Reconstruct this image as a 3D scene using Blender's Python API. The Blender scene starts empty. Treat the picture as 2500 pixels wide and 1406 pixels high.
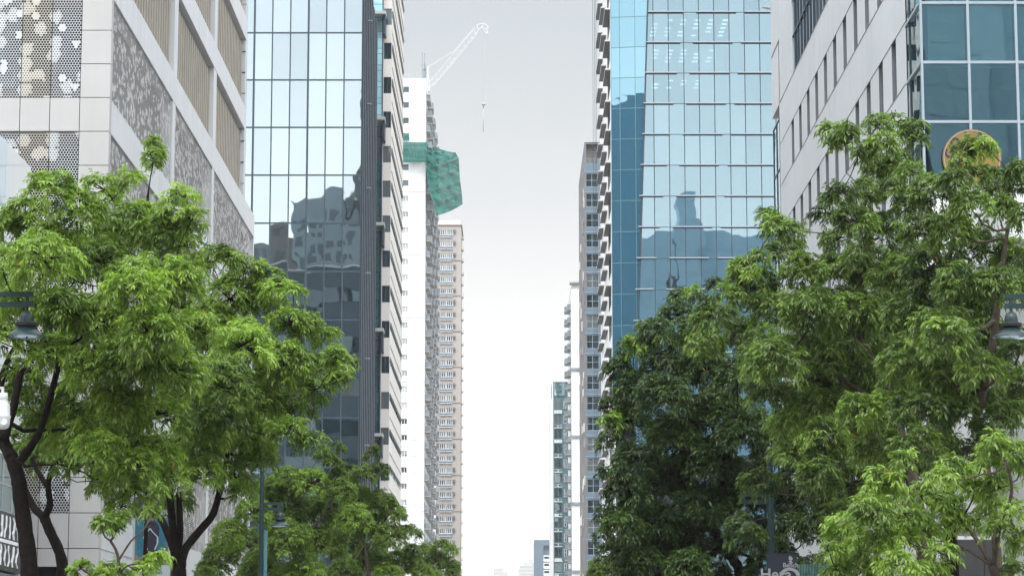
import bpy, bmesh, math, random
import numpy as np
from mathutils import Vector, Matrix
R = math.radians
C = bpy.context.scene.collection
scene = bpy.context.scene

# ---------------------------------------------------------------- camera
F = 6200.0; TILT = math.atan(947.0 / F); CZ = 1.7
cam_d = bpy.data.cameras.new('camera'); cam = bpy.data.objects.new('camera', cam_d); C.objects.link(cam)
cam.location = (0, 0, CZ); cam.rotation_euler = (R(90) + TILT, 0, 0)
cam_d.sensor_width = 36; cam_d.lens = 36 * F / 2500.0; cam_d.clip_end = 9000; cam_d.clip_start = 0.5
scene.camera = cam
ct, st = math.cos(TILT), math.sin(TILT)
def P(px, py, Y):
    """photo pixel (2500 x 1406) at world depth Y -> point"""
    u = (px - 1250) / F; v = (703 - py) / F
    s = Y / (ct - v * st)
    return Vector((u * s, Y, CZ + (st + v * ct) * s))
def ZF(py, Y): return P(1250, py, Y).z
def XF(px, py, Y): return P(px, py, Y).x
def YX(px, py, X):
    p = P(px, py, 1.0); return X / p.x

# ---------------------------------------------------------------- sky and sun
SUN_EL = 52; SUN_AZ = 188      # azimuth measured from +Y clockwise: behind the camera
world = bpy.data.worlds.new('World'); scene.world = world; world.use_nodes = True
nt = world.node_tree; nt.nodes.clear()
wo = nt.nodes.new('ShaderNodeOutputWorld'); bg = nt.nodes.new('ShaderNodeBackground')
sky = nt.nodes.new('ShaderNodeTexSky'); sky.sky_type = 'NISHITA'; sky.sun_disc = False
sky.sun_elevation = R(SUN_EL); sky.sun_rotation = R(SUN_AZ)
geo = nt.nodes.new('ShaderNodeTexCoord'); sep = nt.nodes.new('ShaderNodeSeparateXYZ')
nt.links.new(geo.outputs['Generated'], sep.inputs[0])
ramp = nt.nodes.new('ShaderNodeValToRGB'); cr = ramp.color_ramp
nt.links.new(sep.outputs[2], ramp.inputs[0])
stops = [(0.0, (1.34, 1.29, 1.15)), (0.05, (1.25, 1.21, 1.09)), (0.12, (0.99, 0.985, 0.96)), (0.18, (0.76, 0.772, 0.78)),
         (0.26, (0.60, 0.645, 0.68)), (0.42, (1.25, 1.30, 1.37)), (0.6, (2.05, 2.13, 2.22)), (1.0, (2.3, 2.38, 2.46))]
while len(cr.elements) < len(stops): cr.elements.new(0.5)
for e, (p, c) in zip(cr.elements, stops): e.position = p; e.color = (*c, 1)
# brighter cloud on the sun's side (behind the camera)
mr = nt.nodes.new('ShaderNodeMapRange'); mr.interpolation_type = 'SMOOTHSTEP'
nt.links.new(sep.outputs[1], mr.inputs[0])
mr.inputs[1].default_value = 0.3; mr.inputs[2].default_value = -0.7; mr.inputs[3].default_value = 1.0; mr.inputs[4].default_value = 1.75
nz = nt.nodes.new('ShaderNodeTexNoise'); nz.inputs['Scale'].default_value = 3.0; nz.inputs['Detail'].default_value = 4
mp = nt.nodes.new('ShaderNodeMapping'); mp.inputs['Scale'].default_value = (1, 1, 3)
nt.links.new(geo.outputs['Generated'], mp.inputs[0]); nt.links.new(mp.outputs[0], nz.inputs['Vector'])
mr2 = nt.nodes.new('ShaderNodeMapRange'); nt.links.new(nz.outputs[0], mr2.inputs[0])
mr2.inputs[1].default_value = 0.3; mr2.inputs[2].default_value = 0.7; mr2.inputs[3].default_value = 0.955; mr2.inputs[4].default_value = 1.045
mm = nt.nodes.new('ShaderNodeMath'); mm.operation = 'MULTIPLY'
nt.links.new(mr.outputs[0], mm.inputs[0]); nt.links.new(mr2.outputs[0], mm.inputs[1])
vm = nt.nodes.new('ShaderNodeVectorMath'); vm.operation = 'SCALE'
nt.links.new(ramp.outputs[0], vm.inputs[0]); nt.links.new(mm.outputs[0], vm.inputs['Scale'])
sk = nt.nodes.new('ShaderNodeVectorMath'); sk.operation = 'SCALE'; sk.inputs['Scale'].default_value = 0.08
nt.links.new(sky.outputs[0], sk.inputs[0])
mix = nt.nodes.new('ShaderNodeMix'); mix.data_type = 'RGBA'; mix.inputs[0].default_value = 0.94
nt.links.new(sk.outputs[0], mix.inputs[6]); nt.links.new(vm.outputs[0], mix.inputs[7])
nt.links.new(mix.outputs[2], bg.inputs[0]); bg.inputs[1].default_value = 1.0
nt.links.new(bg.outputs[0], wo.inputs[0])
sun_d = bpy.data.lights.new('sun', 'SUN'); sun_d.energy = 1.1; sun_d.angle = R(12); sun_d.color = (1, 0.97, 0.92)
sun = bpy.data.objects.new('sun', sun_d); C.objects.link(sun)
sd = Vector((math.sin(R(SUN_AZ)) * math.cos(R(SUN_EL)), math.cos(R(SUN_AZ)) * math.cos(R(SUN_EL)), math.sin(R(SUN_EL))))
sun.rotation_euler = sd.to_track_quat('Z', 'Y').to_euler(); sun.location = (0, -50, 200)
scene.view_settings.view_transform = 'Standard'; scene.view_settings.look = 'None'
scene.view_settings.exposure = 0.18; scene.view_settings.gamma = 1
scene.cycles.max_bounces = 8; scene.cycles.transparent_max_bounces = 16
scene.cycles.diffuse_bounces = 3; scene.cycles.glossy_bounces = 4

# ---------------------------------------------------------------- materials
def newmat(name):
    m = bpy.data.materials.new(name); m.use_nodes = True; t = m.node_tree; t.nodes.clear()
    o = t.nodes.new('ShaderNodeOutputMaterial'); return m, t, o
def N(t, kind, **kw):
    n = t.nodes.new(kind)
    for k, v in kw.items(): setattr(n, k, v)
    return n
def math_(t, op, a, b=None, c=None):
    n = t.nodes.new('ShaderNodeMath'); n.operation = op
    for i, v in enumerate((a, b, c)):
        if v is None: continue
        if isinstance(v, (int, float)): n.inputs[i].default_value = v
        else: t.links.new(v, n.inputs[i])
    return n.outputs[0]
def pos(t, sc=(1, 1, 1), src=None):
    g = t.nodes.new('ShaderNodeNewGeometry'); m = t.nodes.new('ShaderNodeMapping')
    m.inputs['Scale'].default_value = sc; t.links.new(src or g.outputs['Position'], m.inputs[0]); return m.outputs[0]
def noise(t, vec, scale, detail=3, rough=.5):
    n = t.nodes.new('ShaderNodeTexNoise'); n.inputs['Scale'].default_value = scale
    n.inputs['Detail'].default_value = detail; n.inputs['Roughness'].default_value = rough
    t.links.new(vec, n.inputs['Vector']); return n.outputs[0]
def mixc(t, f, a, b, mode='MIX'):
    n = t.nodes.new('ShaderNodeMix'); n.data_type = 'RGBA'; n.blend_type = mode
    if isinstance(f, (int, float)): n.inputs[0].default_value = f
    else: t.links.new(f, n.inputs[0])
    for i, v in ((6, a), (7, b)):
        if isinstance(v, tuple): n.inputs[i].default_value = (*v[:3], 1)
        else: t.links.new(v, n.inputs[i])
    return n.outputs[2]
def rng_(t, v, a, b, c, d):
    n = t.nodes.new('ShaderNodeMapRange'); t.links.new(v, n.inputs[0])
    for i, x in enumerate((a, b, c, d)): n.inputs[i + 1].default_value = x
    return n.outputs[0]
def surf(name, col, rough=.6, metal=0, var=.12, scale=1.2, streak=.0, bump=0.0, bscale=8, dirt=None, spec=.5):
    m, t, o = newmat(name); b = N(t, 'ShaderNodeBsdfPrincipled')
    b.inputs['Roughness'].default_value = rough; b.inputs['Metallic'].default_value = metal
    b.inputs['Specular IOR Level'].default_value = spec
    n1 = noise(t, pos(t), scale, 4)
    lo = tuple(c * (1 - var) for c in col); hi = tuple(min(1, c * (1 + var)) for c in col)
    cc = mixc(t, rng_(t, n1, .3, .7, 0, 1), lo, hi)
    if streak > 0:
        n2 = noise(t, pos(t, (1.6, 1.6, .07)), 1.0, 5, .65)
        f = rng_(t, n2, .52, .75, 0, streak)
        cc = mixc(t, f, cc, dirt or tuple(c * .45 for c in col))
    t.links.new(cc, b.inputs['Base Color'])
    t.links.new(rng_(t, noise(t, pos(t), scale * 3, 3), .3, .7, max(0, rough - .08), min(1, rough + .08)), b.inputs['Roughness'])
    if bump:
        bp = N(t, 'ShaderNodeBump'); bp.inputs['Distance'].default_value = bump; bp.inputs['Strength'].default_value = 1
        t.links.new(noise(t, pos(t), bscale, 4), bp.inputs['Height']); t.links.new(bp.outputs[0], b.inputs['Normal'])
    t.links.new(b.outputs[0], o.inputs[0]); return m
def glass(name, tint, refl=(.8, .87, .9), fac=.5, wave=.02, wscale=.35, jit=.006, see=True, body=(.02, .04, .05), rough=.01, curtain=0):
    """facade glass: clear tint or dark body behind a reflecting face, slightly wavy, each pane set a touch differently"""
    m, t, o = newmat(name)
    gl = N(t, 'ShaderNodeBsdfGlossy'); gl.inputs['Roughness'].default_value = rough; gl.inputs['Color'].default_value = (*refl, 1)
    if see:
        tr = N(t, 'ShaderNodeBsdfTransparent'); tr.inputs['Color'].default_value = (*tint, 1)
    else:
        tr = N(t, 'ShaderNodeBsdfDiffuse'); oi0 = N(t, 'ShaderNodeObjectInfo'); w0_ = N(t, 'ShaderNodeTexWhiteNoise', noise_dimensions='1D')
        t.links.new(math_(t, 'ADD', oi0.outputs['Random'], 3.3), w0_.inputs['W'])
        t.links.new(mixc(t, math_(t, 'MULTIPLY', math_(t, 'GREATER_THAN', w0_.outputs['Value'], .74), curtain), body, (.42, .43, .42)), tr.inputs['Color'])
    bp = N(t, 'ShaderNodeBump'); bp.inputs['Distance'].default_value = wave; bp.inputs['Strength'].default_value = 1
    oi = N(t, 'ShaderNodeObjectInfo')
    g = N(t, 'ShaderNodeNewGeometry'); va = N(t, 'ShaderNodeVectorMath', operation='ADD')
    t.links.new(g.outputs['Position'], va.inputs[0])
    cb = N(t, 'ShaderNodeCombineXYZ')
    for i, k in enumerate((37.1, 91.7, 53.3)): t.links.new(math_(t, 'MULTIPLY', oi.outputs['Random'], k), cb.inputs[i])
    t.links.new(cb.outputs[0], va.inputs[1])
    t.links.new(noise(t, va.outputs[0], wscale, 1.5, .4), bp.inputs['Height'])
    wn = N(t, 'ShaderNodeTexWhiteNoise', noise_dimensions='1D'); t.links.new(oi.outputs['Random'], wn.inputs['W'])
    s1 = N(t, 'ShaderNodeVectorMath', operation='SUBTRACT'); t.links.new(wn.outputs['Color'], s1.inputs[0]); s1.inputs[1].default_value = (.5, .5, .5)
    s2 = N(t, 'ShaderNodeVectorMath', operation='SCALE'); t.links.new(s1.outputs[0], s2.inputs[0]); s2.inputs['Scale'].default_value = jit
    s3 = N(t, 'ShaderNodeVectorMath', operation='ADD'); t.links.new(s2.outputs[0], s3.inputs[0]); t.links.new(bp.outputs[0], s3.inputs[1])
    s4 = N(t, 'ShaderNodeVectorMath', operation='NORMALIZE'); t.links.new(s3.outputs[0], s4.inputs[0])
    t.links.new(s4.outputs[0], gl.inputs['Normal'])
    lw = N(t, 'ShaderNodeLayerWeight'); lw.inputs['Blend'].default_value = .25
    f = math_(t, 'ADD', math_(t, 'MULTIPLY', lw.outputs['Fresnel'], 1 - fac), math_(t, 'ADD', fac, math_(t, 'MULTIPLY', math_(t, 'SUBTRACT', oi.outputs['Random'], .5), .15)))
    f = math_(t, 'MINIMUM', f, .97)
    mx = N(t, 'ShaderNodeMixShader'); t.links.new(f, mx.inputs[0]); t.links.new(tr.outputs[0], mx.inputs[1]); t.links.new(gl.outputs[0], mx.inputs[2])
    t.links.new(mx.outputs[0], o.inputs[0]); return m
def emit(name, col, s):
    m, t, o = newmat(name); e = N(t, 'ShaderNodeEmission'); e.inputs[0].default_value = (*col, 1); e.inputs[1].default_value = s
    t.links.new(e.outputs[0], o.inputs[0]); return m
def perforated(name, col, axis, cell=.105, spec=.4, big=.425, vs=.2):
    """sheet metal with real see-through holes: hexagonal grid, three hole sizes in hexagonal patches"""
    m, t, o = newmat(name); b = N(t, 'ShaderNodeBsdfPrincipled'); b.inputs['Roughness'].default_value = .45
    b.inputs['Specular IOR Level'].default_value = spec
    n1 = noise(t, pos(t), .8, 3)
    t.links.new(mixc(t, n1, tuple(c * .93 for c in col), col), b.inputs['Base Color'])
    g = N(t, 'ShaderNodeNewGeometry'); sp = N(t, 'ShaderNodeSeparateXYZ'); t.links.new(g.outputs['Position'], sp.inputs[0])
    U = math_(t, 'DIVIDE', sp.outputs[axis], cell); V = math_(t, 'DIVIDE', sp.outputs[2], cell)
    def grid(off):
        r3 = math.sqrt(3)
        cu = math_(t, 'ADD', math_(t, 'ROUND', math_(t, 'SUBTRACT', U, off * .5)), off * .5)
        cv = math_(t, 'MULTIPLY', math_(t, 'ADD', math_(t, 'ROUND', math_(t, 'SUBTRACT', math_(t, 'DIVIDE', V, r3), off * .5)), off * .5), r3)
        du = math_(t, 'SUBTRACT', U, cu); dv = math_(t, 'SUBTRACT', V, cv)
        d = math_(t, 'SQRT', math_(t, 'ADD', math_(t, 'MULTIPLY', du, du), math_(t, 'MULTIPLY', dv, dv)))
        return cu, cv, d
    a, b2 = grid(0), grid(1)
    s = math_(t, 'LESS_THAN', a[2], b2[2])
    def sel(i): return math_(t, 'ADD', math_(t, 'MULTIPLY', s, a[i]), math_(t, 'MULTIPLY', math_(t, 'SUBTRACT', 1, s), b2[i]))
    cu, cv, d = sel(0), sel(1), math_(t, 'MINIMUM', a[2], b2[2])
    cb = N(t, 'ShaderNodeCombineXYZ'); t.links.new(cu, cb.inputs[0]); t.links.new(cv, cb.inputs[1])
    vo = N(t, 'ShaderNodeTexVoronoi', voronoi_dimensions='2D'); vo.inputs['Scale'].default_value = vs; vo.inputs['Randomness'].default_value = .75
    t.links.new(cb.outputs[0], vo.inputs['Vector'])
    dist = vo.outputs['Distance']; sc = N(t, 'ShaderNodeSeparateColor'); t.links.new(vo.outputs['Color'], sc.inputs[0])
    near = math_(t, 'LESS_THAN', dist, .27); near2 = math_(t, 'LESS_THAN', dist, .5)
    small = math_(t, 'MULTIPLY', near, math_(t, 'LESS_THAN', sc.outputs[0], .24))
    med = math_(t, 'MULTIPLY', near2, math_(t, 'GREATER_THAN', sc.outputs[0], .7))
    r = math_(t, 'SUBTRACT', math_(t, 'SUBTRACT', big, math_(t, 'MULTIPLY', small, big - .12)), math_(t, 'MULTIPLY', med, .16))
    hole = math_(t, 'LESS_THAN', d, r)
    tr = N(t, 'ShaderNodeBsdfTransparent'); mx = N(t, 'ShaderNodeMixShader')
    t.links.new(hole, mx.inputs[0]); t.links.new(b.outputs[0], mx.inputs[1]); t.links.new(tr.outputs[0], mx.inputs[2])
    t.links.new(mx.outputs[0], o.inputs[0]); return m
def leafmat(name, old, young, trans=.35):
    m, t, o = newmat(name); b = N(t, 'ShaderNodeBsdfPrincipled'); b.inputs['Roughness'].default_value = .42
    b.inputs['Specular IOR Level'].default_value = .45
    at = N(t, 'ShaderNodeAttribute', attribute_name='tint')
    rp = N(t, 'ShaderNodeValToRGB'); t.links.new(at.outputs['Fac'], rp.inputs[0])
    e = rp.color_ramp.elements; e[0].color = (*old, 1); e[1].color = (*young, 1); e[1].position = .92
    x = e.new(.97); x.color = (.42, .25, .03, 1)
    x = e.new(.5); x.color = (*[(a * .6 + c * .4) for a, c in zip(old, young)], 1)
    t.links.new(rp.outputs[0], b.inputs['Base Color'])
    tl = N(t, 'ShaderNodeBsdfTranslucent'); t.links.new(mixc(t, 1.0, rp.outputs[0], (1.25, 1.5, .5), 'MULTIPLY'), tl.inputs[0])
    mx = N(t, 'ShaderNodeMixShader'); mx.inputs[0].default_value = trans
    t.links.new(b.outputs[0], mx.inputs[1]); t.links.new(tl.outputs[0], mx.inputs[2]); t.links.new(mx.outputs[0], o.inputs[0]); return m

M = dict(
    cream=surf('cream_metal_panel', (.445, .44, .432), .45, var=.045, scale=.5, streak=.14, dirt=(.33, .32, .31)),
    cream_dark=surf('pilaster_paint', (.62, .63, .645), .55, var=.04, scale=.4, streak=.25),
    backing=surf('dark_backing', (.03, .032, .036), .8, var=.2),
    teal_back=surf('teal_glazing_behind_screen', (.035, .06, .08), .2, var=.5, scale=.5),
    louvre=surf('bronze_louvre', (.30, .262, .21), .5, var=.10, scale=.6),
    perfw=perforated('white_perforated_sheet', (.57, .58, .595), 0),
    perfb=perforated('beige_perforated_sheet', (.55, .52, .465), 0),
    perfs=perforated('side_perforated_sheet', (.72, .70, .685), 1, cell=.105, big=.47, vs=.34),
    slate=surf('slate_rib_metal', (.018, .031, .052), .5, spec=.3, var=.12, scale=.7),
    mull=surf('dark_mullion', (.03, .05, .075), .4, var=.1),
    slab=surf('interior_slab', (.13, .145, .15), .8, var=.05),
    room=surf('room_wall', (.10, .115, .125), .9, var=.3, scale=.15),
    room2=surf('teal_room_wall', (.22, .36, .39), .8, var=.15), blind2=surf('grey_green_blind', (.42, .52, .50), .8, var=.05),
    g_white=glass('white_glazed_panel', (.5, .5, .5), (1, 1, 1), .25, wave=.004, see=False, body=(.7, .73, .75)),
    blind=surf('pale_teal_blind', (.55, .70, .69), .8, var=.05),
    creamwall=surf('cream_render', (.70, .665, .63), .7, var=.03, scale=.3, streak=.12),
    ledge=surf('ledge_grey', (.42, .42, .42), .6, var=.06),
    white=surf('white_render', (.74, .755, .77), .75, var=.02, scale=.15, streak=.28, dirt=(.55, .57, .58)),
    white2=surf('white_paint', (.78, .79, .80), .6, var=.03),
    grey=surf('balcony_grey', (.22, .25, .28), .6, var=.3, scale=.8),
    brown=surf('taupe_render', (.38, .345, .325), .8, var=.04, scale=.2, streak=.15),
    brownline=surf('brown_joint', (.16, .12, .11), .8),
    ac=surf('ac_box', (.12, .13, .14), .6, var=.3, scale=3),
    bluegrey=surf('bluegrey_panel', (.125, .175, .225), .45, var=.05, scale=.3, streak=.15),
    tan=surf('tan_textured_wall', (.19, .178, .178), .85, var=.35, scale=.5, bump=.05, bscale=1.5, streak=.4),
    panel=surf('grey_composite_panel', (.57, .595, .615), .5, var=.05, scale=.25, streak=.3, dirt=(.36, .37, .38)),
    reveal=surf('panel_reveal', (.17, .18, .2), .6),
    alu=surf('pale_aluminium', (.36, .42, .47), .35, metal=.2, var=.03),
    teal_alu=surf('teal_metal', (.10, .22, .25), .35, metal=.1, var=.1),
    gold=surf('gold_disc', (.24, .155, .03), .5, var=.05, scale=3),
    signdark=surf('sign_navy', (.025, .03, .05), .5, var=.1),
    lampgreen=surf('lamp_green_paint', (.009, .030, .033), .38, var=.15, scale=6),
    black=surf('black_metal', (.015, .015, .017), .4, var=.2),
    cctv=surf('camera_white', (.55, .56, .57), .3, var=.02),
    bark=surf('bark', (.013, .010, .009), .95, spec=.12, var=.35, scale=9, bump=.02, bscale=25),
    barkp=surf('pale_bark', (.075, .06, .048), .95, spec=.15, var=.35, scale=9, bump=.02, bscale=25),
    crane=surf('crane_white_paint', (.60, .615, .62), .5, var=.02),
    asphalt=surf('asphalt_road', (.05, .05, .052), .9, var=.2, scale=2, bump=.01, bscale=60),
    pave=surf('concrete_pavement', (.30, .29, .28), .85, var=.12, scale=1.5, bump=.01, bscale=30),
    earth=surf('ground', (.14, .135, .12), .95, var=.2, scale=.2),
    line=surf('road_paint', (.75, .75, .72), .7, var=.1, scale=6),
    greydark=surf('dark_grey_panel', (.085, .083, .085), .6, var=.08, scale=2),
    hedge=surf('green_fence_mesh', (.10, .19, .17), .6, var=.3, scale=6),
    postblue=surf('poster_blue', (.008, .085, .13), .5, var=.25, scale=14),
    postnavy=surf('poster_navy', (.006, .006, .02), .5, var=.1),
    poststrap=surf('poster_strap', (.30, .34, .40), .5, var=.1),
    postbrown=surf('poster_driftwood', (.12, .095, .085), .6, var=.3, scale=7),
    postframe=surf('poster_frame', (.28, .33, .34), .4, var=.05),
    farwall=surf('far_wall', (.45, .46, .47), .8, var=.03),
    g_left=glass('left_tower_glass', (.55, .68, .73), (.86, .96, 1.0), .67, wave=.014, wscale=.3, jit=.008),
    g_painted_sky=glass('painted_sky_reflection_glass', (.2, .5, .6), (.7, .9, .95), .22, see=False, body=(.40, .68, .76)),
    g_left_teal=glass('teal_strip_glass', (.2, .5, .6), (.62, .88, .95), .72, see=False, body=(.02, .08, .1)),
    g_right=glass('right_tower_glass', (.6, .74, .8), (.51, .68, .755), .66, wave=.012, wscale=.3, jit=.004),
    g_facet=glass('deep_teal_glass', (.12, .35, .45), (.50, .78, .88), .70, wave=.010, wscale=.3, jit=.004, see=False, body=(.01, .13, .24)),
    g_dark=glass('dark_window_glass', (.1, .1, .1), (.55, .68, .75), .22, see=False, body=(.012, .028, .038), jit=.03, curtain=.3),
    g_grey=glass('grey_window_glass', (.1, .1, .1), (.7, .78, .82), .45, see=False, body=(.03, .045, .055), jit=.03, curtain=.5),
    g_corner=glass('corner_glass', (.66, .80, .81), (.70, .84, .88), .30, wave=.014, wscale=.3, jit=.006),
    g_shop=glass('shopfront_glass', (.5, .6, .58), (.75, .82, .8), .4, wave=.02, see=False, body=(.09, .13, .13)),
    g_bal=glass('balcony_glass', (.1, .1, .1), (.7, .85, .88), .4, see=False, body=(.06, .15, .17), jit=.05),
    light=emit('ceiling_strip_light', (1, .99, .96), 6.0),
    back5=surf('office_wall_e', (.012, .07, .12), .6, var=.2), back4=surf('office_wall_d', (.30, .47, .58), .6, var=.06), back1=surf('office_wall_a', (.13, .19, .225), .7, var=.08), back2=surf('office_wall_b', (.028, .055, .075), .6, var=.1), back3=surf('office_wall_c', (.10, .105, .11), .7, var=.08),
    net=None, letter2=surf('banner_print_grey', (.40, .42, .44), .6, var=.05), letter=surf('letter_white', (.85, .86, .88), .6, var=.02), ink=surf('letter_black', (.015, .017, .02), .6),
    soffit=surf('dark_soffit', (.055, .07, .08), .6, var=.1),
)
def netmat():
    m, t, o = newmat('green_safety_net'); d = N(t, 'ShaderNodeBsdfDiffuse'); tr = N(t, 'ShaderNodeBsdfTransparent')
    n = noise(t, pos(t, (.12, .05, 2.0)), 1.0, 4, .6)
    t.links.new(mixc(t, rng_(t, n, .35, .65, 0, 1), (.012, .08, .075), (.045, .22, .18)), d.inputs[0])
    mx = N(t, 'ShaderNodeMixShader'); t.links.new(rng_(t, noise(t, pos(t, (.05, .05, 2.4)), 1.2, 4), .55, .75, .08, .35), mx.inputs[0])
    t.links.new(d.outputs[0], mx.inputs[1]); t.links.new(tr.outputs[0], mx.inputs[2]); t.links.new(mx.outputs[0], o.inputs[0]); return m
M['net'] = netmat()

# ---------------------------------------------------------------- builders
WL = {}     # world location of each created object (no rotations are used on parents)
def prop(o, label=None, cat=None, group=None, kind=None):
    if label: o['label'] = label
    if cat: o['category'] = cat
    if group: o['group'] = group
    if kind: o['kind'] = kind
    return o
def thing(name, loc, label, cat, group=None):
    o = bpy.data.objects.new(name, None); C.objects.link(o); o.location = loc; o.empty_display_size = .5
    WL[o.name] = Vector(loc); return prop(o, label, cat, group)
class MB:
    def __init__(s): s.v = []; s.f = []; s.m = []; s.smooth = False
    def quad(s, a, b, c, d, mi=0):
        i = len(s.v); s.v += [tuple(a), tuple(b), tuple(c), tuple(d)]; s.f.append((i, i + 1, i + 2, i + 3)); s.m.append(mi)
    def poly(s, pts, mi=0):
        i = len(s.v); s.v += [tuple(p) for p in pts]; s.f.append(tuple(range(i, i + len(pts)))); s.m.append(mi)
    def hexa(s, p, mi=0):      # 8 points: bottom 4 (ccw), top 4
        i = len(s.v); s.v += [tuple(q) for q in p]
        for q in ((3, 2, 1, 0), (4, 5, 6, 7), (0, 1, 5, 4), (1, 2, 6, 5), (2, 3, 7, 6), (3, 0, 4, 7)):
            s.f.append(tuple(i + k for k in q)); s.m.append(mi)
    def box(s, x0, x1, y0, y1, z0, z1, mi=0):
        if x0 > x1: x0, x1 = x1, x0
        if y0 > y1: y0, y1 = y1, y0
        if z0 > z1: z0, z1 = z1, z0
        s.hexa([(x0, y0, z0), (x1, y0, z0), (x1, y1, z0), (x0, y1, z0), (x0, y0, z1), (x1, y0, z1), (x1, y1, z1), (x0, y1, z1)], mi)
    def tube(s, pts, rad, n=8, mi=0, cap=True):
        pts = [Vector(p) for p in pts]; rings = []
        if isinstance(rad, (int, float)): rad = [rad] * len(pts)
        ref = Vector((.3, .9, .1)).normalized()
        for k, p in enumerate(pts):
            d = (pts[min(k + 1, len(pts) - 1)] - pts[max(k - 1, 0)])
            if d.length < 1e-6: d = Vector((0, 0, 1))
            d.normalize(); a = d.cross(ref)
            if a.length < .05: a = d.cross(Vector((1, 0, 0)))
            a.normalize(); b = d.cross(a); i = len(s.v)
            for j in range(n):
                th = 2 * math.pi * j / n; s.v.append(tuple(p + (a * math.cos(th) + b * math.sin(th)) * rad[k]))
            rings.append(i)
        for k in range(len(rings) - 1):
            for j in range(n):
                s.f.append((rings[k] + j, rings[k] + (j + 1) % n, rings[k + 1] + (j + 1) % n, rings[k + 1] + j)); s.m.append(mi)
        if cap:
            s.f.append(tuple(rings[0] + j for j in reversed(range(n)))); s.m.append(mi)
            s.f.append(tuple(rings[-1] + j for j in range(n))); s.m.append(mi)
    def lathe(s, c, prof, n=24, mi=0):
        c = Vector(c); rings = []
        for r, z in prof:
            i = len(s.v)
            for j in range(n):
                th = 2 * math.pi * j / n; s.v.append((c.x + r * math.cos(th), c.y + r * math.sin(th), c.z + z))
            rings.append(i)
        for k in range(len(rings) - 1):
            for j in range(n):
                s.f.append((rings[k] + j, rings[k] + (j + 1) % n, rings[k + 1] + (j + 1) % n, rings[k + 1] + j)); s.m.append(mi)
    def build(s, name, mat, parent=None, smooth=False, kind=None, label=None, origin=None):
        o0 = WL[parent.name] if parent is not None else Vector((0, 0, 0))
        og = Vector(origin) if origin is not None else o0
        me = bpy.data.meshes.new(name)
        me.from_pydata([(x - og.x, y - og.y, z - og.z) for x, y, z in s.v], [], s.f)
        for mm_ in (mat if isinstance(mat, (list, tuple)) else [mat]): me.materials.append(mm_)
        me.polygons.foreach_set('material_index', s.m)
        if smooth: me.polygons.foreach_set('use_smooth', [True] * len(s.f))
        me.update()
        o = bpy.data.objects.new(name, me); C.objects.link(o)
        if parent is not None: o.parent = parent
        o.location = og - o0; WL[o.name] = og
        return prop(o, label, kind=kind)
def inst(o, parent, at):
    """copy of object o (mesh shared) under parent with its origin at world point at; its own children are copied too"""
    c = o.copy(); C.objects.link(c); c.parent = parent; c.location = Vector(at) - WL[parent.name]; WL[c.name] = Vector(at)
    for ch in o.children:
        d = ch.copy(); C.objects.link(d); d.parent = c; WL[d.name] = Vector(at) + (WL[ch.name] - WL[o.name])
    return c
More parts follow.
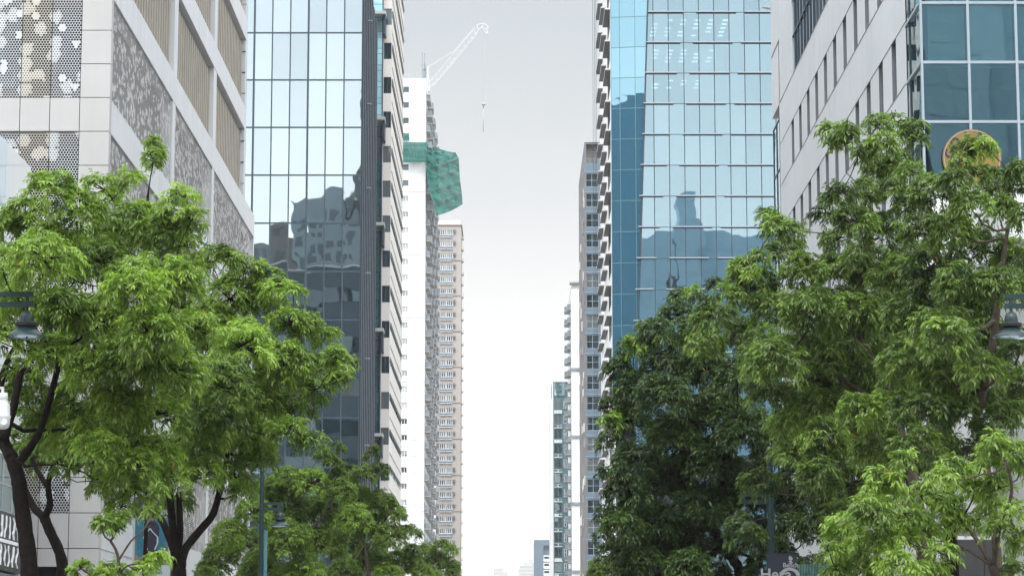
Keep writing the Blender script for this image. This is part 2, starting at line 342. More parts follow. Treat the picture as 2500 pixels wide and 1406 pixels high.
class Face:
    """a vertical facade plane: u along it, n outwards"""
    def __init__(s, O, U, n): s.O = Vector(O); s.U = Vector(U); s.n = Vector(n)
    def p(s, u, z, d=0): q = s.O + s.U * u + s.n * d; return Vector((q.x, q.y, z))
    def box(s, mb, u0, u1, z0, z1, d0, d1, mi=0):
        a = [s.p(u0, z0, d0), s.p(u1, z0, d0), s.p(u1, z0, d1), s.p(u0, z0, d1)]
        b = [s.p(u0, z1, d0), s.p(u1, z1, d0), s.p(u1, z1, d1), s.p(u0, z1, d1)]
        if s.U.cross(s.n).z < 0: a.reverse(); b.reverse()
        mb.hexa(a + b, mi)
    def skin(s, mb, u0, u1, z0, z1, ops, depth=.25, mi=0, rmi=0):
        """wall sheet with openings (u0,u1,z0,z1) and their reveals"""
        us = sorted({u0, u1, *[o[0] for o in ops], *[o[1] for o in ops]}); zs = sorted({z0, z1, *[o[2] for o in ops], *[o[3] for o in ops]})
        us = [u for u in us if u0 <= u <= u1]; zs = [z for z in zs if z0 <= z <= z1]
        fl = s.U.cross(Vector((0, 0, 1))).dot(s.n) < 0
        def q(a, b, c, d, m_):
            mb.quad(*( (d, c, b, a) if fl else (a, b, c, d)), m_)
        for j in range(len(zs) - 1):
            run = None
            for i in range(len(us) - 1):
                cu, cz = (us[i] + us[i + 1]) / 2, (zs[j] + zs[j + 1]) / 2
                hole = any(o[0] < cu < o[1] and o[2] < cz < o[3] for o in ops)
                if not hole and run is None: run = us[i]
                if (hole or i == len(us) - 2) and run is not None:
                    e = us[i] if hole else us[i + 1]
                    q(s.p(run, zs[j]), s.p(e, zs[j]), s.p(e, zs[j + 1]), s.p(run, zs[j + 1]), mi); run = None
        for a, b, c, d in ops:
            q(s.p(a, c), s.p(a, d), s.p(a, d, -depth), s.p(a, c, -depth), rmi)
            q(s.p(b, c, -depth), s.p(b, d, -depth), s.p(b, d), s.p(b, c), rmi)
            q(s.p(a, c, -depth), s.p(b, c, -depth), s.p(b, c), s.p(a, c), rmi)
            q(s.p(a, d), s.p(b, d), s.p(b, d, -depth), s.p(a, d, -depth), rmi)
    def window(s, parent, u0, u1, z0, z1, d, frame, pane, nu=1, nz=1, t=.06, name='window', us=None):
        mb = MB(); w = t
        s.box(mb, u0, u1, z0, z0 + w, d, d + .06); s.box(mb, u0, u1, z1 - w, z1, d, d + .06)
        s.box(mb, u0, u0 + w, z0 + w, z1 - w, d, d + .06); s.box(mb, u1 - w, u1, z0 + w, z1 - w, d, d + .06)
        for k in range(1, nu):
            c = u0 + (u1 - u0) * k / nu if us is None else us[k - 1]; s.box(mb, c - w / 2, c + w / 2, z0 + w, z1 - w, d + .002, d + .058)
        for k in range(1, nz):
            c = z0 + (z1 - z0) * k / nz; s.box(mb, u0 + w, u1 - w, c - w / 2, c + w / 2, d + .004, d + .056)
        org = s.p(u0, z0, d)
        fo = mb.build(name, frame, parent, origin=org)
        pb = MB(); s.box(pb, u0 + w * .5, u1 - w * .5, z0 + w * .5, z1 - w * .5, d + .02, d + .03); pb.build('pane', pane, fo, origin=org)
        return fo
# ================================================================ SETTING
mb = MB(); mb.quad((-3500, -1500, 0), (3500, -1500, 0), (3500, 7500, 0), (-3500, 7500, 0)); mb.build('ground', M['earth'], kind='structure')
mb = MB(); mb.box(-6.7, 6.7, -300, 2600, -.2, .012); mb.build('road', M['asphalt'], kind='structure')
mb = MB()
for k in range(-20, 60): mb.box(-.07, .07, k * 12, k * 12 + 4, .0, .017)
for s in (-1, 1): mb.box(s * 6.3 - .06, s * 6.3 + .06, -300, 2600, 0, .016)
mb.build('road_markings', M['line'], kind='structure')
for s in (-1, 1):
    mb = MB(); mb.box(s * 6.7, s * 6.9, -300, 2600, -.1, .15); mb.build('kerb', M['ledge'], kind='structure')
    mb = MB(); mb.box(s * 6.9, s * 14.2, -300, 2600, -.1, .14); mb.build('pavement', M['pave'], kind='structure')

# ================================================================ LEFT: building with perforated metal screens
YA = 92.0; XA = P(266, 320, YA).x
zA = lambda py: ZF(py, YA)
pz = (zA(70) - zA(1160)) / 13.0          # one cladding panel
Z0 = zA(321)                              # underside of the first frieze in view
colw = P(268, 320, YA).x - P(195, 320, YA).x
rows = [(Z0 + pz * 4 * k, Z0 + pz * (4 * k + 1)) for k in range(-3, 6)]     # friezes (bands)
A = thing('screened_building', (XA - 12, YA + 25, 0), 'cream panelled building with perforated white screens and tall bronze louvres, left of the street', 'building')
fa = Face((XA, YA, 0), (-1, 0, 0), (0, -1, 0)); sa = Face((XA, 0, 0), (0, 1, 0), (1, 0, 0))
Yf = YX(598, 470, XA); Yl = YX(621, 560, XA); Ztop = rows[-1][1]; Zlow = rows[1 + 3][1]
Zent = zA(1383); Zbase = rows[0][0]
# body behind the skins
mb = MB(); mb.box(XA - 30, XA - .7, YA + .7, Yf - .2, 0, Ztop - .1); mb.box(XA - 30, XA - .72, Yf - .21, Yl - .2, 0, Zlow - .1)
mb.build('core_wall', M['backing'], A)
mb = MB(); mb.box(XA - 30, XA - .12, YA + .12, Yf - .3, Ztop - .09, Ztop + .25); mb.box(XA - 30, XA - .12, Yf - .29, Yl - .3, Zlow - .09, Zlow + .05); mb.build('roof', M['ledge'], A)
# front: corner column of panels, friezes and plinth panels (2.5 cm joints over a dark backing)
mb = MB(); g = .014
zz = []; z = Z0
while z > 0: z -= pz
z += pz
while z < Ztop: zz.append(z); z += pz
for z in zz: fa.box(mb, .0, colw - g, z + g, z + pz - g, -.5, 0)
fa.box(mb, 0, colw - g, 0, zz[0] - g, -.5, 0)
mb.build('corner_cladding', M['cream'], A)
for i, (b, t) in enumerate(rows):
    mb = MB()
    for c in range(1, 8): fa.box(mb, c * colw + g, (c + 1) * colw - g, b + g, t - g, -.4, 0)
    mb.build('frieze', M['cream'], A)
mb = MB()
for c in range(1, 8):
    fa.box(mb, c * colw + g, (c + 1) * colw - g, Zent + g, rows[0][0] - g, -.4, 0)
mb.build('plinth_cladding', M['cream'], A)
mb = MB(); fa.box(mb, colw, 8 * colw, 0, Zent, -.65, -.6); fa.box(mb, 7.8 * colw, 8 * colw, 0, Zent, -.6, -.01); mb.build('entrance', M['black'], A)
mb = MB(); fa.box(mb, 2.6 * colw, 2.9 * colw, Zent - .12, Zent - .06, -.55, -.3); mb.build('entrance_light', M['light'], A)
for i in range(len(rows)):
    b = rows[i][1]; t = rows[i + 1][0] if i + 1 < len(rows) else Ztop
    if t - b < 1: continue
    for c in range(1, 8):
        mb = MB(); fa.box(mb, c * colw + g, (c + 1) * colw - g, b + g, t - g, -.06, -.045)
        mb.build('perforated_screen', M['perfb'] if c % 3 == 2 else M['perfw'], A)
mb = MB()
for i in range(len(rows) - 1):
    for c in range(1, 8): fa.box(mb, c * colw + .1, (c + 1) * colw - .1, rows[i][1] + .5, rows[i + 1][0] - .5, -.64, -.6)
mb.build('glazing', M['g_dark'], A)
# side: bands
for i, (b, t) in enumerate(rows):
    mb = MB(); ye = Yf if t > Zlow + .1 else Yl; y = YA + .51
    while y < ye - .1:
        y2 = min(y + 1.95, ye); sa.box(mb, y + .006, y2 - .006, b + .01, t - .01, -.5, 0); y = y2
    mb.build('side_band', M['cream_dark'], A)
yp = [YX(426, 260, XA), YX(521, 420, XA)]
nlow = sum(1 for b, t in rows if t < Zlow + .1)
for i in range(nlow - 1):
    b = rows[i][1]; t = rows[i + 1][0]
    edges = [YA + .55, yp[0], yp[1], Yl - .4]
    for ya_, yb_ in [(YA + .51, YA + .55)] + [(y - .45, y + .45) for y in yp] + [(Yl - .4, Yl)]:
        mb = MB(); sa.box(mb, ya_, yb_, b, t, -.5, -.01); mb.build('pilaster', M['cream_dark'], A)
    for y0, y1 in ((YA + .55, yp[0] - .45), (yp[0] + .45, yp[1] - .45), (yp[1] + .45, Yl - .4)):
        mb = MB(); sa.box(mb, y0, y1, b, t, -.09, -.08); mb.build('perforated_screen', M['perfs'], A)
mb = MB(); sa.box(mb, YA + .51, Yl, 0, rows[0][0], -.5, -.02); mb.build('side_plinth', M['cream_dark'], A)
mb = MB(); mb.box(XA - 30, XA - .02, Yf, Yf + .15, Zlow, Ztop); mb.box(XA - 30, XA - .02, Yl, Yl + .15, 0, Zlow); mb.build('rear_wall', M['back2'], A)
for z in [zq for zq in range(4, int(Ztop), 5)]:
    mb = MB(); ye = (Yf if z + 2 > Zlow else Yl) + .15; mb.box(XA - 28, XA - 2, ye, ye + .06, z, z + 1.6); mb.build('rear_window', M['g_dark'], A)
for i in range(nlow - 1, len(rows) - 1):
    b = rows[i][1]; t = rows[i + 1][0]
    for ya_, yb_ in [(y - .35, y + .85) for y in yp] + [(Yf - .7, Yf)]:
        mb = MB(); sa.box(mb, ya_, yb_, b, t, -.6, -.015); mb.build('pier', M['cream_dark'], A)
    mb = MB()
    for y in (yp[0] + .85, yp[1] + .85, Yf - .7):
        for q in range(3): sa.box(mb, y - .03 if q else y, y + .02, b + (q + .6) * (t - b) / 3.2, b + (q + .6) * (t - b) / 3.2 + .05, -.2, -.005)
    mb.build('joint', M['backing'], A)
    for y0, y1 in ((YA + .52, yp[0] - .35), (yp[0] + .85, yp[1] - .35), (yp[1] + .85, Yf - .7)):
        mb = MB(); sa.box(mb, y0, y1, b, t, -.62, -.6); n = max(3, int((y1 - y0) / .72)); w = (y1 - y0) / n
        for k in range(n):
            a = y0 + k * w
            # corrugated louvre blade: trapezoid
            top = t - .28
            pts = [(a + .05 * w, -.6), (a + .22 * w, -.2), (a + .68 * w, -.2), (a + .85 * w, -.6)]
            lo = [sa.p(u, b, d) for u, d in pts]; hi = [sa.p(u, top, d) for u, d in pts]
            mb.hexa(lo + hi)
        mb.build('louvre_screen', M['louvre'], A)
# thin rooftop ladder rails where the lower wing ends
mb = MB()
xl = XA - .6
for dy in (.8, 1.5):
    mb.tube([(xl, Yf + dy, Zlow), (xl, Yf + dy, Zlow + 3.6), (xl - .25, Yf + dy, Zlow + 3.9), (xl - .55, Yf + dy, Zlow + 3.6)], .035, 6)
for k in range(8): mb.tube([(xl, Yf + .8, Zlow + .4 + k * .4), (xl, Yf + 1.5, Zlow + .4 + k * .4)], .02, 5)
mb.build('roof_ladder', M['cream_dark'], A)

# ================================================================ LEFT: near shop building at the frame's edge
XN = -16.8; Yn1 = YX(50, 1300, XN); ztN = P(0, 329, YX(0, 329, XN)).z
NB = thing('shop_building', (XN - 6, 78, 0), 'pale building with white upper facade and glazed shopfront at the left edge', 'building')
sn = Face((XN, 0, 0), (0, 1, 0), (1, 0, 0))
zshop = P(20, 1250, 84).z; zc = P(20, 1110, 84).z
mb = MB(); mb.box(XN - 12, XN - .1, 58, Yn1 - .02, zshop + 3, ztN - .02); mb.build('wall', M['white2'], NB)
mb = MB(); y = 58.0
while y < Yn1 - .2:
    y2 = min(y + 1.3, Yn1); sn.box(mb, y + .012, y2 - .012, zc, ztN, -.1, 0); y = y2
mb.build('upper_cladding', M['g_white'], NB)
mb = MB(); mb.box(XN - 12, XN - .3, 58, Yn1, 0, zc - .01); mb.build('inner_wall', M['backing'], NB)
mb = MB(); y = 58.3; k = 0
while y < Yn1 - .7:
    f = sn.window(NB, y, min(y + 1.6, Yn1 - .5), zshop + .05, zc - .02, -.12, M['alu'], M['g_shop'], 1, 2, .05); y += 1.62
y = 58.3
zs0 = P(20, 1392, 84).z
while y < Yn1 - .7:
    sn.window(NB, y, min(y + 1.6, Yn1 - .5), .2, zs0 - .05, -.12, M['alu'], M['g_shop'], 1, 1, .06, name='shop_window'); y += 1.62
mb = MB(); sn.box(mb, Yn1 - .5, Yn1, 0, zs0, -.3, .05); mb.build('white_post', M['white2'], NB)
mb = MB(); sn.box(mb, 76, Yn1, zs0, zshop + .0, -.12, .12); sg = mb.build('shop_sign', M['black'], NB)
mb = MB(); rr = random.Random(4)
for row, (a, b) in enumerate(((.08, .44), (.56, .94))):
    for k in range(14):
        y = 77.0 + k * .68 + rr.uniform(-.03, .03); h = (zshop - zs0); w = .075 if k % 3 else .12
        pts = [(y + rr.uniform(-.16, .16), zs0 + h * (a + (b - a) * j / 4)) for j in range(5)]
        for j in range(4):
            u0, z0_ = pts[j]; u1, z1_ = pts[j + 1]
            a0 = [sn.p(u0 - w, z0_, .121), sn.p(u0 + w, z0_, .121), sn.p(u0 + w, z0_, .15), sn.p(u0 - w, z0_, .15)]
            a1 = [sn.p(u1 - w * .8, z1_, .121), sn.p(u1 + w * .8, z1_, .121), sn.p(u1 + w * .8, z1_, .15), sn.p(u1 - w * .8, z1_, .15)]
            mb.hexa(a0 + a1)
sn.box(mb, 76.5, Yn1 - .6, zs0 + h * .47, zs0 + h * .53, .121, .15)
mb.build('lettering', M['letter'], sg)

# ================================================================ LEFT: glass office tower
YL = 215.0; XL = P(885, 100, YL).x
zl = lambda py: ZF(py, YL); pl = (zl(80) - zl(1019)) / 8.0; zb = zl(545); cw = (P(885, 150, YL).x - P(621, 150, YL).x) / 6.0
L = thing('glass_office_tower', (XL - 10, YL + 13, 0), 'pale blue curtain wall tower with dark mullion grid and slate ribbed flank', 'office tower')
fl = Face((XL, YL, 0), (-1, 0, 0), (0, -1, 0)); sl = Face((XL, 0, 0), (0, 1, 0), (1, 0, 0))
NC = 8; lev = [zb + pl * k for k in range(-7, 8)]
lev = [z for z in lev if z > 2.5]; ztL = lev[-1]
for r in range(len(lev) - 1):
    for c in range(NC if r < 7 else 7):
        mb = MB(); u0 = c * cw + .05; u1 = (c + 1) * cw - .0; z0_, z1_ = lev[r] + .02, lev[r + 1] - .02
        fl.box(mb, u0 + .01, u1 - .01, z0_, z1_, -.02, 0)
        mb.build('window_pane', M['g_left'], L)
mb = MB()
for c in range(NC + 1):
    fat = .085 if c in (3, 6) else .05
    fl.box(mb, c * cw - (0 if c == 0 else fat), c * cw + fat, 0, ztL, -.12, .07)
for z in lev: fl.box(mb, .0, NC * cw, z - .06, z + .06, -.11, .055)
mb.build('mullion_grid', M['mull'], L)
for z in lev:
    mb = MB(); mb.box(XL - NC * cw, XL - .15, YL + .13, YL + 12, z - .25, z + .22); mb.build('floor_slab', M['slab'], L)
mb = MB(); mb.box(XL - NC * cw - .3, XL - .4, YL + 9, YL + 24, .1, ztL); mb.box(XL - NC * cw - .4, XL - NC * cw - .05, YL, YL + 24, 0, ztL)
mb.box(XL - .4, XL - .15, YL + .13, YL + 9, 0, ztL); mb.build('inner_wall', M['room'], L)
def blind(cs, y0, y1):
    for c in cs:
        mb = MB(); fl.box(mb, c * cw + .1, (c + 1) * cw - .07, zl(y1), zl(y0), -.3, -.26); mb.build('window_blind', M['blind'], L)
blind(range(6), 578, 604); blind((1, 2, 3), 697, 775); blind((4, 5), 716, 760); blind((0, 1), 813, 893); blind((2, 3), 838, 893); blind((0,), 935, 1014)
for c, y in ((5.4, 1150), (4.4, 1153), (4.3, 1160), (3.6, 1158), (2.4, 1156), (1.9, 1161)):
    mb = MB(); z = lev[[i for i, q in enumerate(lev) if q < zl(1117) + .5][-1]] - .27
    fl.box(mb, c * cw - .5, c * cw + .7, z - .08, z, -1.2 - (y % 5), -1.35 - (y % 5)); mb.build('ceiling_light', M['light'], L)
# slate ribbed flank, stepping down at the back
zones = [(YL, YX(906, 100, XL), ztL), (YX(906, 100, XL), YX(914, 100, XL), ZF(26, 233)), (YX(914, 100, XL), YX(921, 100, XL), ZF(57, 237))]
mb = MB()
for i, (a, b, t) in enumerate(zones): mb.box(XL - 8, XL - .15 - .002 * i, a + .13 * (i == 0), b, 0, t)
mb.build('flank_wall', M['slate'], L)
for a, b, t in zones:
    n = max(1, int(round((b - a) / 2.6))); w = (b - a) / n
    for k in range(n):
        mb = MB(); y = a + k * w
        sl.box(mb, y + .05, y + w * .55, 0, t - .2, -.16, .1); sl.box(mb, y + w * .62, y + w * .9, 0, t - .2, -.16, .02)
        mb.build('flank_rib', M['slate'], L)
for k in range(10):
    mb = MB(); z = 14 + k * 7.6; sl.box(mb, YL + 6, YL + 6.7, z, z + .07, .1, .5); mb.build('bracket', M['alu'], L)

# ================================================================ LEFT: cream building behind the glass tower
YC = 246.0; XC = P(957, 60, YC).x
CB = thing('cream_office_building', (XC - 8, YC + 13, 0), 'cream building with dark corner windows, squeezed behind the pale curtain wall tower', 'building')
fc = Face((XC, YC, 0), (-1, 0, 0), (0, -1, 0)); sc_ = Face((XC, 0, 0), (0, 1, 0), (1, 0, 0))
ppm = YC / F
zt0 = ZF(61.5, YC); stC = (ZF(61.5, YC) - ZF(1085, YC)) / 12.0; Ye = YX(986, 60, XC)
ws = [zt0 + stC * k for k in range(-15, 4)]; ztC = ws[-1] + stC
hw = ZF(22, YC) - ZF(61.5, YC); uw = 20 * ppm
ops = [(.03, uw, z, z + hw) for z in ws if z > 1]
mb = MB(); fc.skin(mb, 0, uw + .05, 0, ztC, ops, .15); mb.build('front_wall', M['creamwall'], CB)
mb = MB(); mb.box(XC - 14, XC - .2, YC + .2, Ye - .1, 0, ztC - .1); mb.build('core_wall', M['backing'], CB)
for z in ws:
    if z < 1: continue
    fc.window(CB, .03, uw, z, z + hw, -.13, M['mull'], M['g_dark'], 2, 1, .05, name='corner_window')
so = [(YC + .3, Ye - .3, z + hw * .55, z + hw * .55 + .62) for z in ws if z > 1]
mb = MB(); sc_.skin(mb, YC, Ye, 0, ztC, so, .1); mb.build('side_wall', M['creamwall'], CB)
for z in ws:
    if z < 1: continue
    sc_.window(CB, YC + .3, Ye - .3, z + hw * .55, z + hw * .55 + .62, -.1, M['mull'], M['g_grey'], 8, 1, .05, name='strip_window')
for z in ws:
    if z < 1: continue
    for a_, b_, d_ in ((z + hw * .55 + .62, z + hw * .55 + .7, .09), (z - .75, z - .7, .06)):
        mb = MB(); sc_.box(mb, YC + .6, Ye, a_, b_, 0, d_); mb.build('string_course', M['ledge'], CB)
mb = MB(); mb.box(XC - 14, XC, YC, Ye, ztC, ztC + .4); mb.build('roof', M['ledge'], CB)
# teal strip glazing between the two
xt0, xt1 = XC - 4.5, XC - uw - .06
zt = 6.0; k = 0
while zt < ztC - 2 and k < 90:
    h = 1.12 if k % 2 == 0 else .56
    mb = MB(); mb.box(xt0, xt1, YC - .9, YC - .86, zt + .03, zt + h - .02); mb.build('strip_pane', M['g_painted_sky' if zt > ZF(300, YC) else 'g_left_teal'], CB); zt += h; k += 1  # upper panes: sky reflection painted in as a bright cyan body; darker glass below
mb = MB(); zz2 = 6.0
for q in range(k): mb.box(xt0, xt1, YC - .84, YC - .7, zz2 - .03, zz2 + .03); zz2 += 1.12 if q % 2 == 0 else .56
mb.box(xt1 - .06, xt1 + .02, YC - .95, YC, 0, ztC); mb.box(xt0, xt1 - .07, YC - .69, YC + .1, 0, ztC); mb.build('strip_frame', M['mull'], CB)
for py in (49, 305, 560, 816, 1070):
    z = ZF(py, YC); mb = MB(); mb.box(XC - 3.4, XC - .5, YC - 2.4, YC - .01, z, z + .3); mb.build('balcony_ledge', M['ledge'], CB)
    mb = MB(); mb.box(XC - .75, XC - .55, YC - 1.9, YC - .02, z - 1.9, z - .01); mb.build('ledge_bracket', M['mull'], CB)

# ================================================================ LEFT: white tower under construction
YW = 475.0; XW = P(1040, 250, YW).x; ztW = ZF(195, YW); stW = (ZF(212, YW) - ZF(1378, YW)) / 30.0; YWe = 532.0
W = thing('white_apartment_tower', (XW - 10, YW + 28, 0), 'slim white tower still under construction with grey stacked balconies and a green net', 'apartment tower')
fw = Face((XW, YW, 0), (-1, 0, 0), (0, -1, 0)); sw = Face((XW, 0, 0), (0, 1, 0), (1, 0, 0)); mw = YW / F
wu1 = XW - P(985, 220, YW).x; wu0 = XW - P(998.5, 220, YW).x
tops = [ZF(212, YW) - stW * k for k in range(38)]; tops = [z for z in tops if z > 3]
mb = MB(); fw.skin(mb, 0, wu1 + 8, 0, ztW, [(wu0, wu1, z - 1.12, z) for z in tops], .3); mb.build('front_wall', M['white'], W)
mb = MB(); mb.box(XW - 20, XW - .32, YW + .32, YWe, 0, ztW - .05); mb.build('core_wall', M['grey'], W)
mb = MB(); mb.box(XW - 20, XW, YW, YWe, ztW - .04, ztW + .25); mb.build('roof', M['white'], W)
wt = fw.window(W, wu0, wu1, tops[0] - 1.12, tops[0], -.25, M['teal_alu'], M['g_dark'], 1, 1, .05)
wt2 = fw.window(W, wu0 - .15, wu1, tops[7] - 1.12, tops[7], -.25, M['white2'], M['g_grey'], 2, 1, .1)
for i, z in enumerate(tops):
    if i in (0, 7): continue
    inst(wt if i < 7 else wt2, W, fw.p(wu0 if i < 7 else wu0 - .15, z - 1.12, -.25))
mb = MB()
for i, z in enumerate(tops):
    fw.box(mb, .0, wu1 + 4, z + .78, z + .81 + (.04 if i % 4 == 3 else 0), 0, .05 if i % 4 == 3 else .02)
mb.build('floor_joint', M['ledge'], W)
pb = MB(); fw.box(pb, .5, wu0 - .3, 0, ZF(878, YW), 0, .12)
pb.build('pilaster', M['white'], W)
mb = MB(); z = ZF(878, YW)
while z > 5:
    fw.box(mb, .5, wu0 - .3, z, z + .05, .12, .15); z -= stW * 1.0
fw.box(mb, (wu0) * .55, wu0 * .55 + .07, 5, ZF(880, YW), .12, .14); mb.build('pilaster_joint', M['ledge'], W)
# side balconies
def balcony(parent, X, y0, y1, z, sgn=1, d=.85):
    mb = MB(); e = .12
    mb.box(X, X + sgn * d, y0, y1, z - .16, z)                 # slab
    mb.box(X + sgn * (d - e), X + sgn * d, y0, y1, z + .001, z + 1.02, 1)
    mb.box(X, X + sgn * (d - e), y0, y0 + e, z + .001, z + 1.0, 1); mb.box(X, X + sgn * (d - e), y1 - e, y1, z + .001, z + 1.0, 1)
    return mb
mb = MB(); nb = 8; bw = (YWe - YW - 1.5) / nb; so = []
for z in tops:
    for b in range(nb): y = YW + 1.3 + b * bw; so.append((y + .6, y + bw - 1.2, z - 2.2, z - .35))
sw.skin(mb, YW, YWe, 0, ztW, so, .3); mb.build('side_wall', M['white'], W)
stuff = MB(); rr = random.Random(7); cnt = 0
for i, z in enumerate(tops):
    for b in range(nb):
        y = YW + 1.3 + b * bw + (.6 if i % 2 else 0); d = .75 + .35 * ((b + i) % 2)
        m1 = balcony(W, XW, y, y + bw - 1.4, z - 2.25, 1, d)
        if cnt < 0 or (b < 3 and i < 33): m1.build('balcony', [M['ledge'], M['grey']], W)
        else:
            n0 = len(stuff.v); stuff.v += m1.v; stuff.f += [tuple(q + n0 for q in f) for f in m1.f]; stuff.m += m1.m
stuff.build('balcony', [M['ledge'], M['grey']], W, kind='stuff')
# roof edge: railing, steel columns
mb = MB()
zr = ztW + .25
for px in (986, 992, 1003, 1014, 1024):
    x = P(px, 190, YW).x; mb.tube([(x, YW + .4, zr), (x, YW + .4, zr + 1.1)], .05, 5)
for h in (.55, 1.05): mb.tube([(P(984, 190, YW).x, YW + .4, zr + h), (P(1030, 190, YW).x, YW + .4, zr + h)], .035, 5)
mb.build('roof_railing', M['ledge'], W)
for px, h in ((1030, 5.4), (1034.5, 3.2), (1036, 5.2), (1038.5, 3.0)):
    mb = MB(); x = P(px, 190, YW).x; mb.tube([(x, YW + 1, zr), (x, YW + 1, zr + h)], .07, 6)
    mb.build('steel_column', M['grey'], W)
mb = MB(); x = P(1036, 190, YW).x; mb.box(x - .3, x + .35, YW + .8, YW + 1.4, zr, zr + 1.6); mb.box(x - .3, x + .3, YW + .8, YW + 1.4, zr + 1.9, zr + 2.2); mb.build('formwork', M['grey'], W)
# green safety netting: boxed in at the front, bulging off the side
def net_sheet(name, grid, parent, th=.05):
    mb = MB()
    for i in range(len(grid) - 1):
        for j in range(len(grid[0]) - 1):
            pass
    w_ = len(grid[0]); mb.v = [tuple(p) for r in grid for p in r]
    for i in range(len(grid) - 1):
        for j in range(w_ - 1): mb.f.append((i * w_ + j, i * w_ + j + 1, (i + 1) * w_ + j + 1, (i + 1) * w_ + j)); mb.m.append(0)
    o = mb.build(name, M['net'], parent, smooth=True); return o
NT = thing('safety_net', (XW, YW, ZF(400, YW)), 'torn green safety net bulging off the side of the white tower', 'safety net')
za, zb_ = ZF(352, YW), ZF(400, YW)
mb = MB(); 
g1 = [[Vector((P(px, 400, YW).x, YW - 1.6 + .15 * math.sin(px * .9 + r), z)) for px in np.linspace(984, 1040, 15)] for r, z in enumerate(np.linspace(zb_, za, 6))]
net_sheet('front_net', g1, NT)
mb = MB()
for px in (984, 994, 1003, 1012, 1024, 1032, 1039):
    x = P(px, 400, YW).x; mb.tube([(x, YW - 1.5, zb_), (x, YW - 1.5, za + .2)], .05, 5)
for z in (zb_, (za + zb_) / 2, za): mb.tube([(P(984, 400, YW).x, YW - 1.5, z), (P(1041, 400, YW).x, YW - 1.5, z)], .05, 5)
for px in (984, 1012, 1039): x = P(px, 400, YW).x; mb.tube([(x, YW - 1.5, zb_), (x, YW - .01, zb_)], .05, 5)
mb.build('scaffold', M['teal_alu'], NT)
out = [(1066, 362), (1090, 370), (1112, 374), (1119, 386), (1121, 415), (1123, 445), (1127, 475), (1129, 499)]
inn = [(1040, 350), (1041, 372), (1041, 395), (1042, 415), (1044, 440), (1050, 470), (1060, 498), (1067, 526)]
rr = random.Random(3); g2 = []
for (ax, ay), (bx, by) in zip(inn, out):
    row = []
    for k in range(13):
        t = k / 12; px = ax + (bx - ax) * t; py = ay + (by - ay) * t + 3.5 * math.sin(t * 3.1)
        row.append(P(px, py, YW - 1 + 14 * t + 1.2 * math.sin(k * 1.7 + ay * .1)))
    g2.append(row)
# crease the sheet: extra rows
g3 = []
for i in range(len(g2) - 1):
    for s in range(5):
        t = s / 5; g3.append([g2[i][k].lerp(g2[i + 1][k], t) + Vector((0, (.3 if s % 2 else -.3) + rr.uniform(-.3, .3), rr.uniform(-.12, .12))) for k in range(13)])
g3.append(g2[-1]); net_sheet('side_net', g3, NT)
mb = MB()
for k in (0, 4, 8, 12): mb.tube([g2[i][k] for i in range(len(g2))], .07, 5)
for i in (1, 3, 7): mb.tube([P(1041, inn[i][1], YW), g2[i][12]], .07, 5)
mb.build('net_frame', M['teal_alu'], NT)
# small torn piece over an upper window
nx0, nx1 = P(982, 330, YW).x, P(999, 330, YW).x
g4 = [[Vector((nx0 + (nx1 - nx0) * j / 5, YW - .3 - .05 * math.sin(j), ZF(344 - (i / 5) * (10 + 4 * abs(j - 2.5)), YW))) for j in range(6)] for i in range(6)]
T2 = thing('window_net', (nx0, YW, ZF(344, YW)), 'small scrap of green net covering one upper window of the white tower', 'safety net')
net_sheet('net_cloth', g4, T2)

# crane
CR = thing('tower_crane', (P(1045, 212, 486).x, 486, ztW + .2), 'white luffing crane reaching up from the white tower with its hook hanging in the sky', 'crane')
yc = 486.0; j0 = P(1047, 213, yc); j1 = P(1166, 72, yc)
mb = MB(); mb.tube([(j0.x, yc, ztW + .25), (j0.x, yc, j0.z)], .35, 6)
for s in (-.7, .7): mb.tube([(j0.x + s * .4, yc + s, ztW + .25), (j0.x - .2, yc, P(1044, 165, yc).z)], .07, 5)
mb.build('mast', M['crane'], CR)
mb = MB(); ax = (j1 - j0).normalized(); up = Vector((-ax.z, 0, ax.x)); n = 14; W_ = .54
def jp(t, a, b): return j0 + (j1 - j0) * t + up * a + Vector((0, b, 0))
sh = lambda t: min(1, .35 + t * 8, .55 + (1 - t) * 6)
for a, b in ((W_, 0), (-W_, -.6), (-W_, .6)): mb.tube([jp(t, a * sh(t), b * sh(t)) for t in (0, .08, .5, .92, 1)], .04, 6)
for k in range(n):
    t0, t1 = k / n, (k + 1) / n; s0, s1 = sh(t0), sh(t1)
    mb.tube([jp(t0, -W_ * s0, -.6 * s0), jp((t0 + t1) / 2, W_ * s0, 0), jp(t1, -W_ * s1, -.6 * s1)], .03, 5)
    mb.tube([jp(t0, -W_ * s0, .6 * s0), jp((t0 + t1) / 2, W_ * s0, 0), jp(t1, -W_ * s1, .6 * s1)], .022, 5)
mb.build('jib', M['crane'], CR)
mb = MB(); hd = [P(px, py, yc) for px, py in ((1164, 62), (1181, 57), (1192, 67), (1190, 72), (1176, 68), (1168, 74))]
for a, b in zip(hd, hd[1:] + hd[:1]): mb.tube([a, b], .07, 6)
mb.tube([hd[1], hd[4]], .1, 5)
for px in (1180, 1186): mb.tube([P(px, 70, yc), P(px + 6, 82, yc)], .07, 5)
mb.tube([P(1186, 83, yc), P(1192, 79, yc)], .12, 5); mb.build('jib_head', M['crane'], CR)
mb = MB(); mb.tube([P(1044, 165, yc), P(1108, 126, yc), P(1160, 66, yc)], .05, 5); mb.tube([P(1044, 165, yc), j0 + Vector((-.6, 0, 1))], .05, 5)
mb.build('pendant_line', M['crane'], CR)
hk = P(1180.5, 255, yc)
mb = MB(); mb.tube([P(1185, 80, yc), hk], .04, 4); mb.build('hoist_rope', M['ledge'], CR)
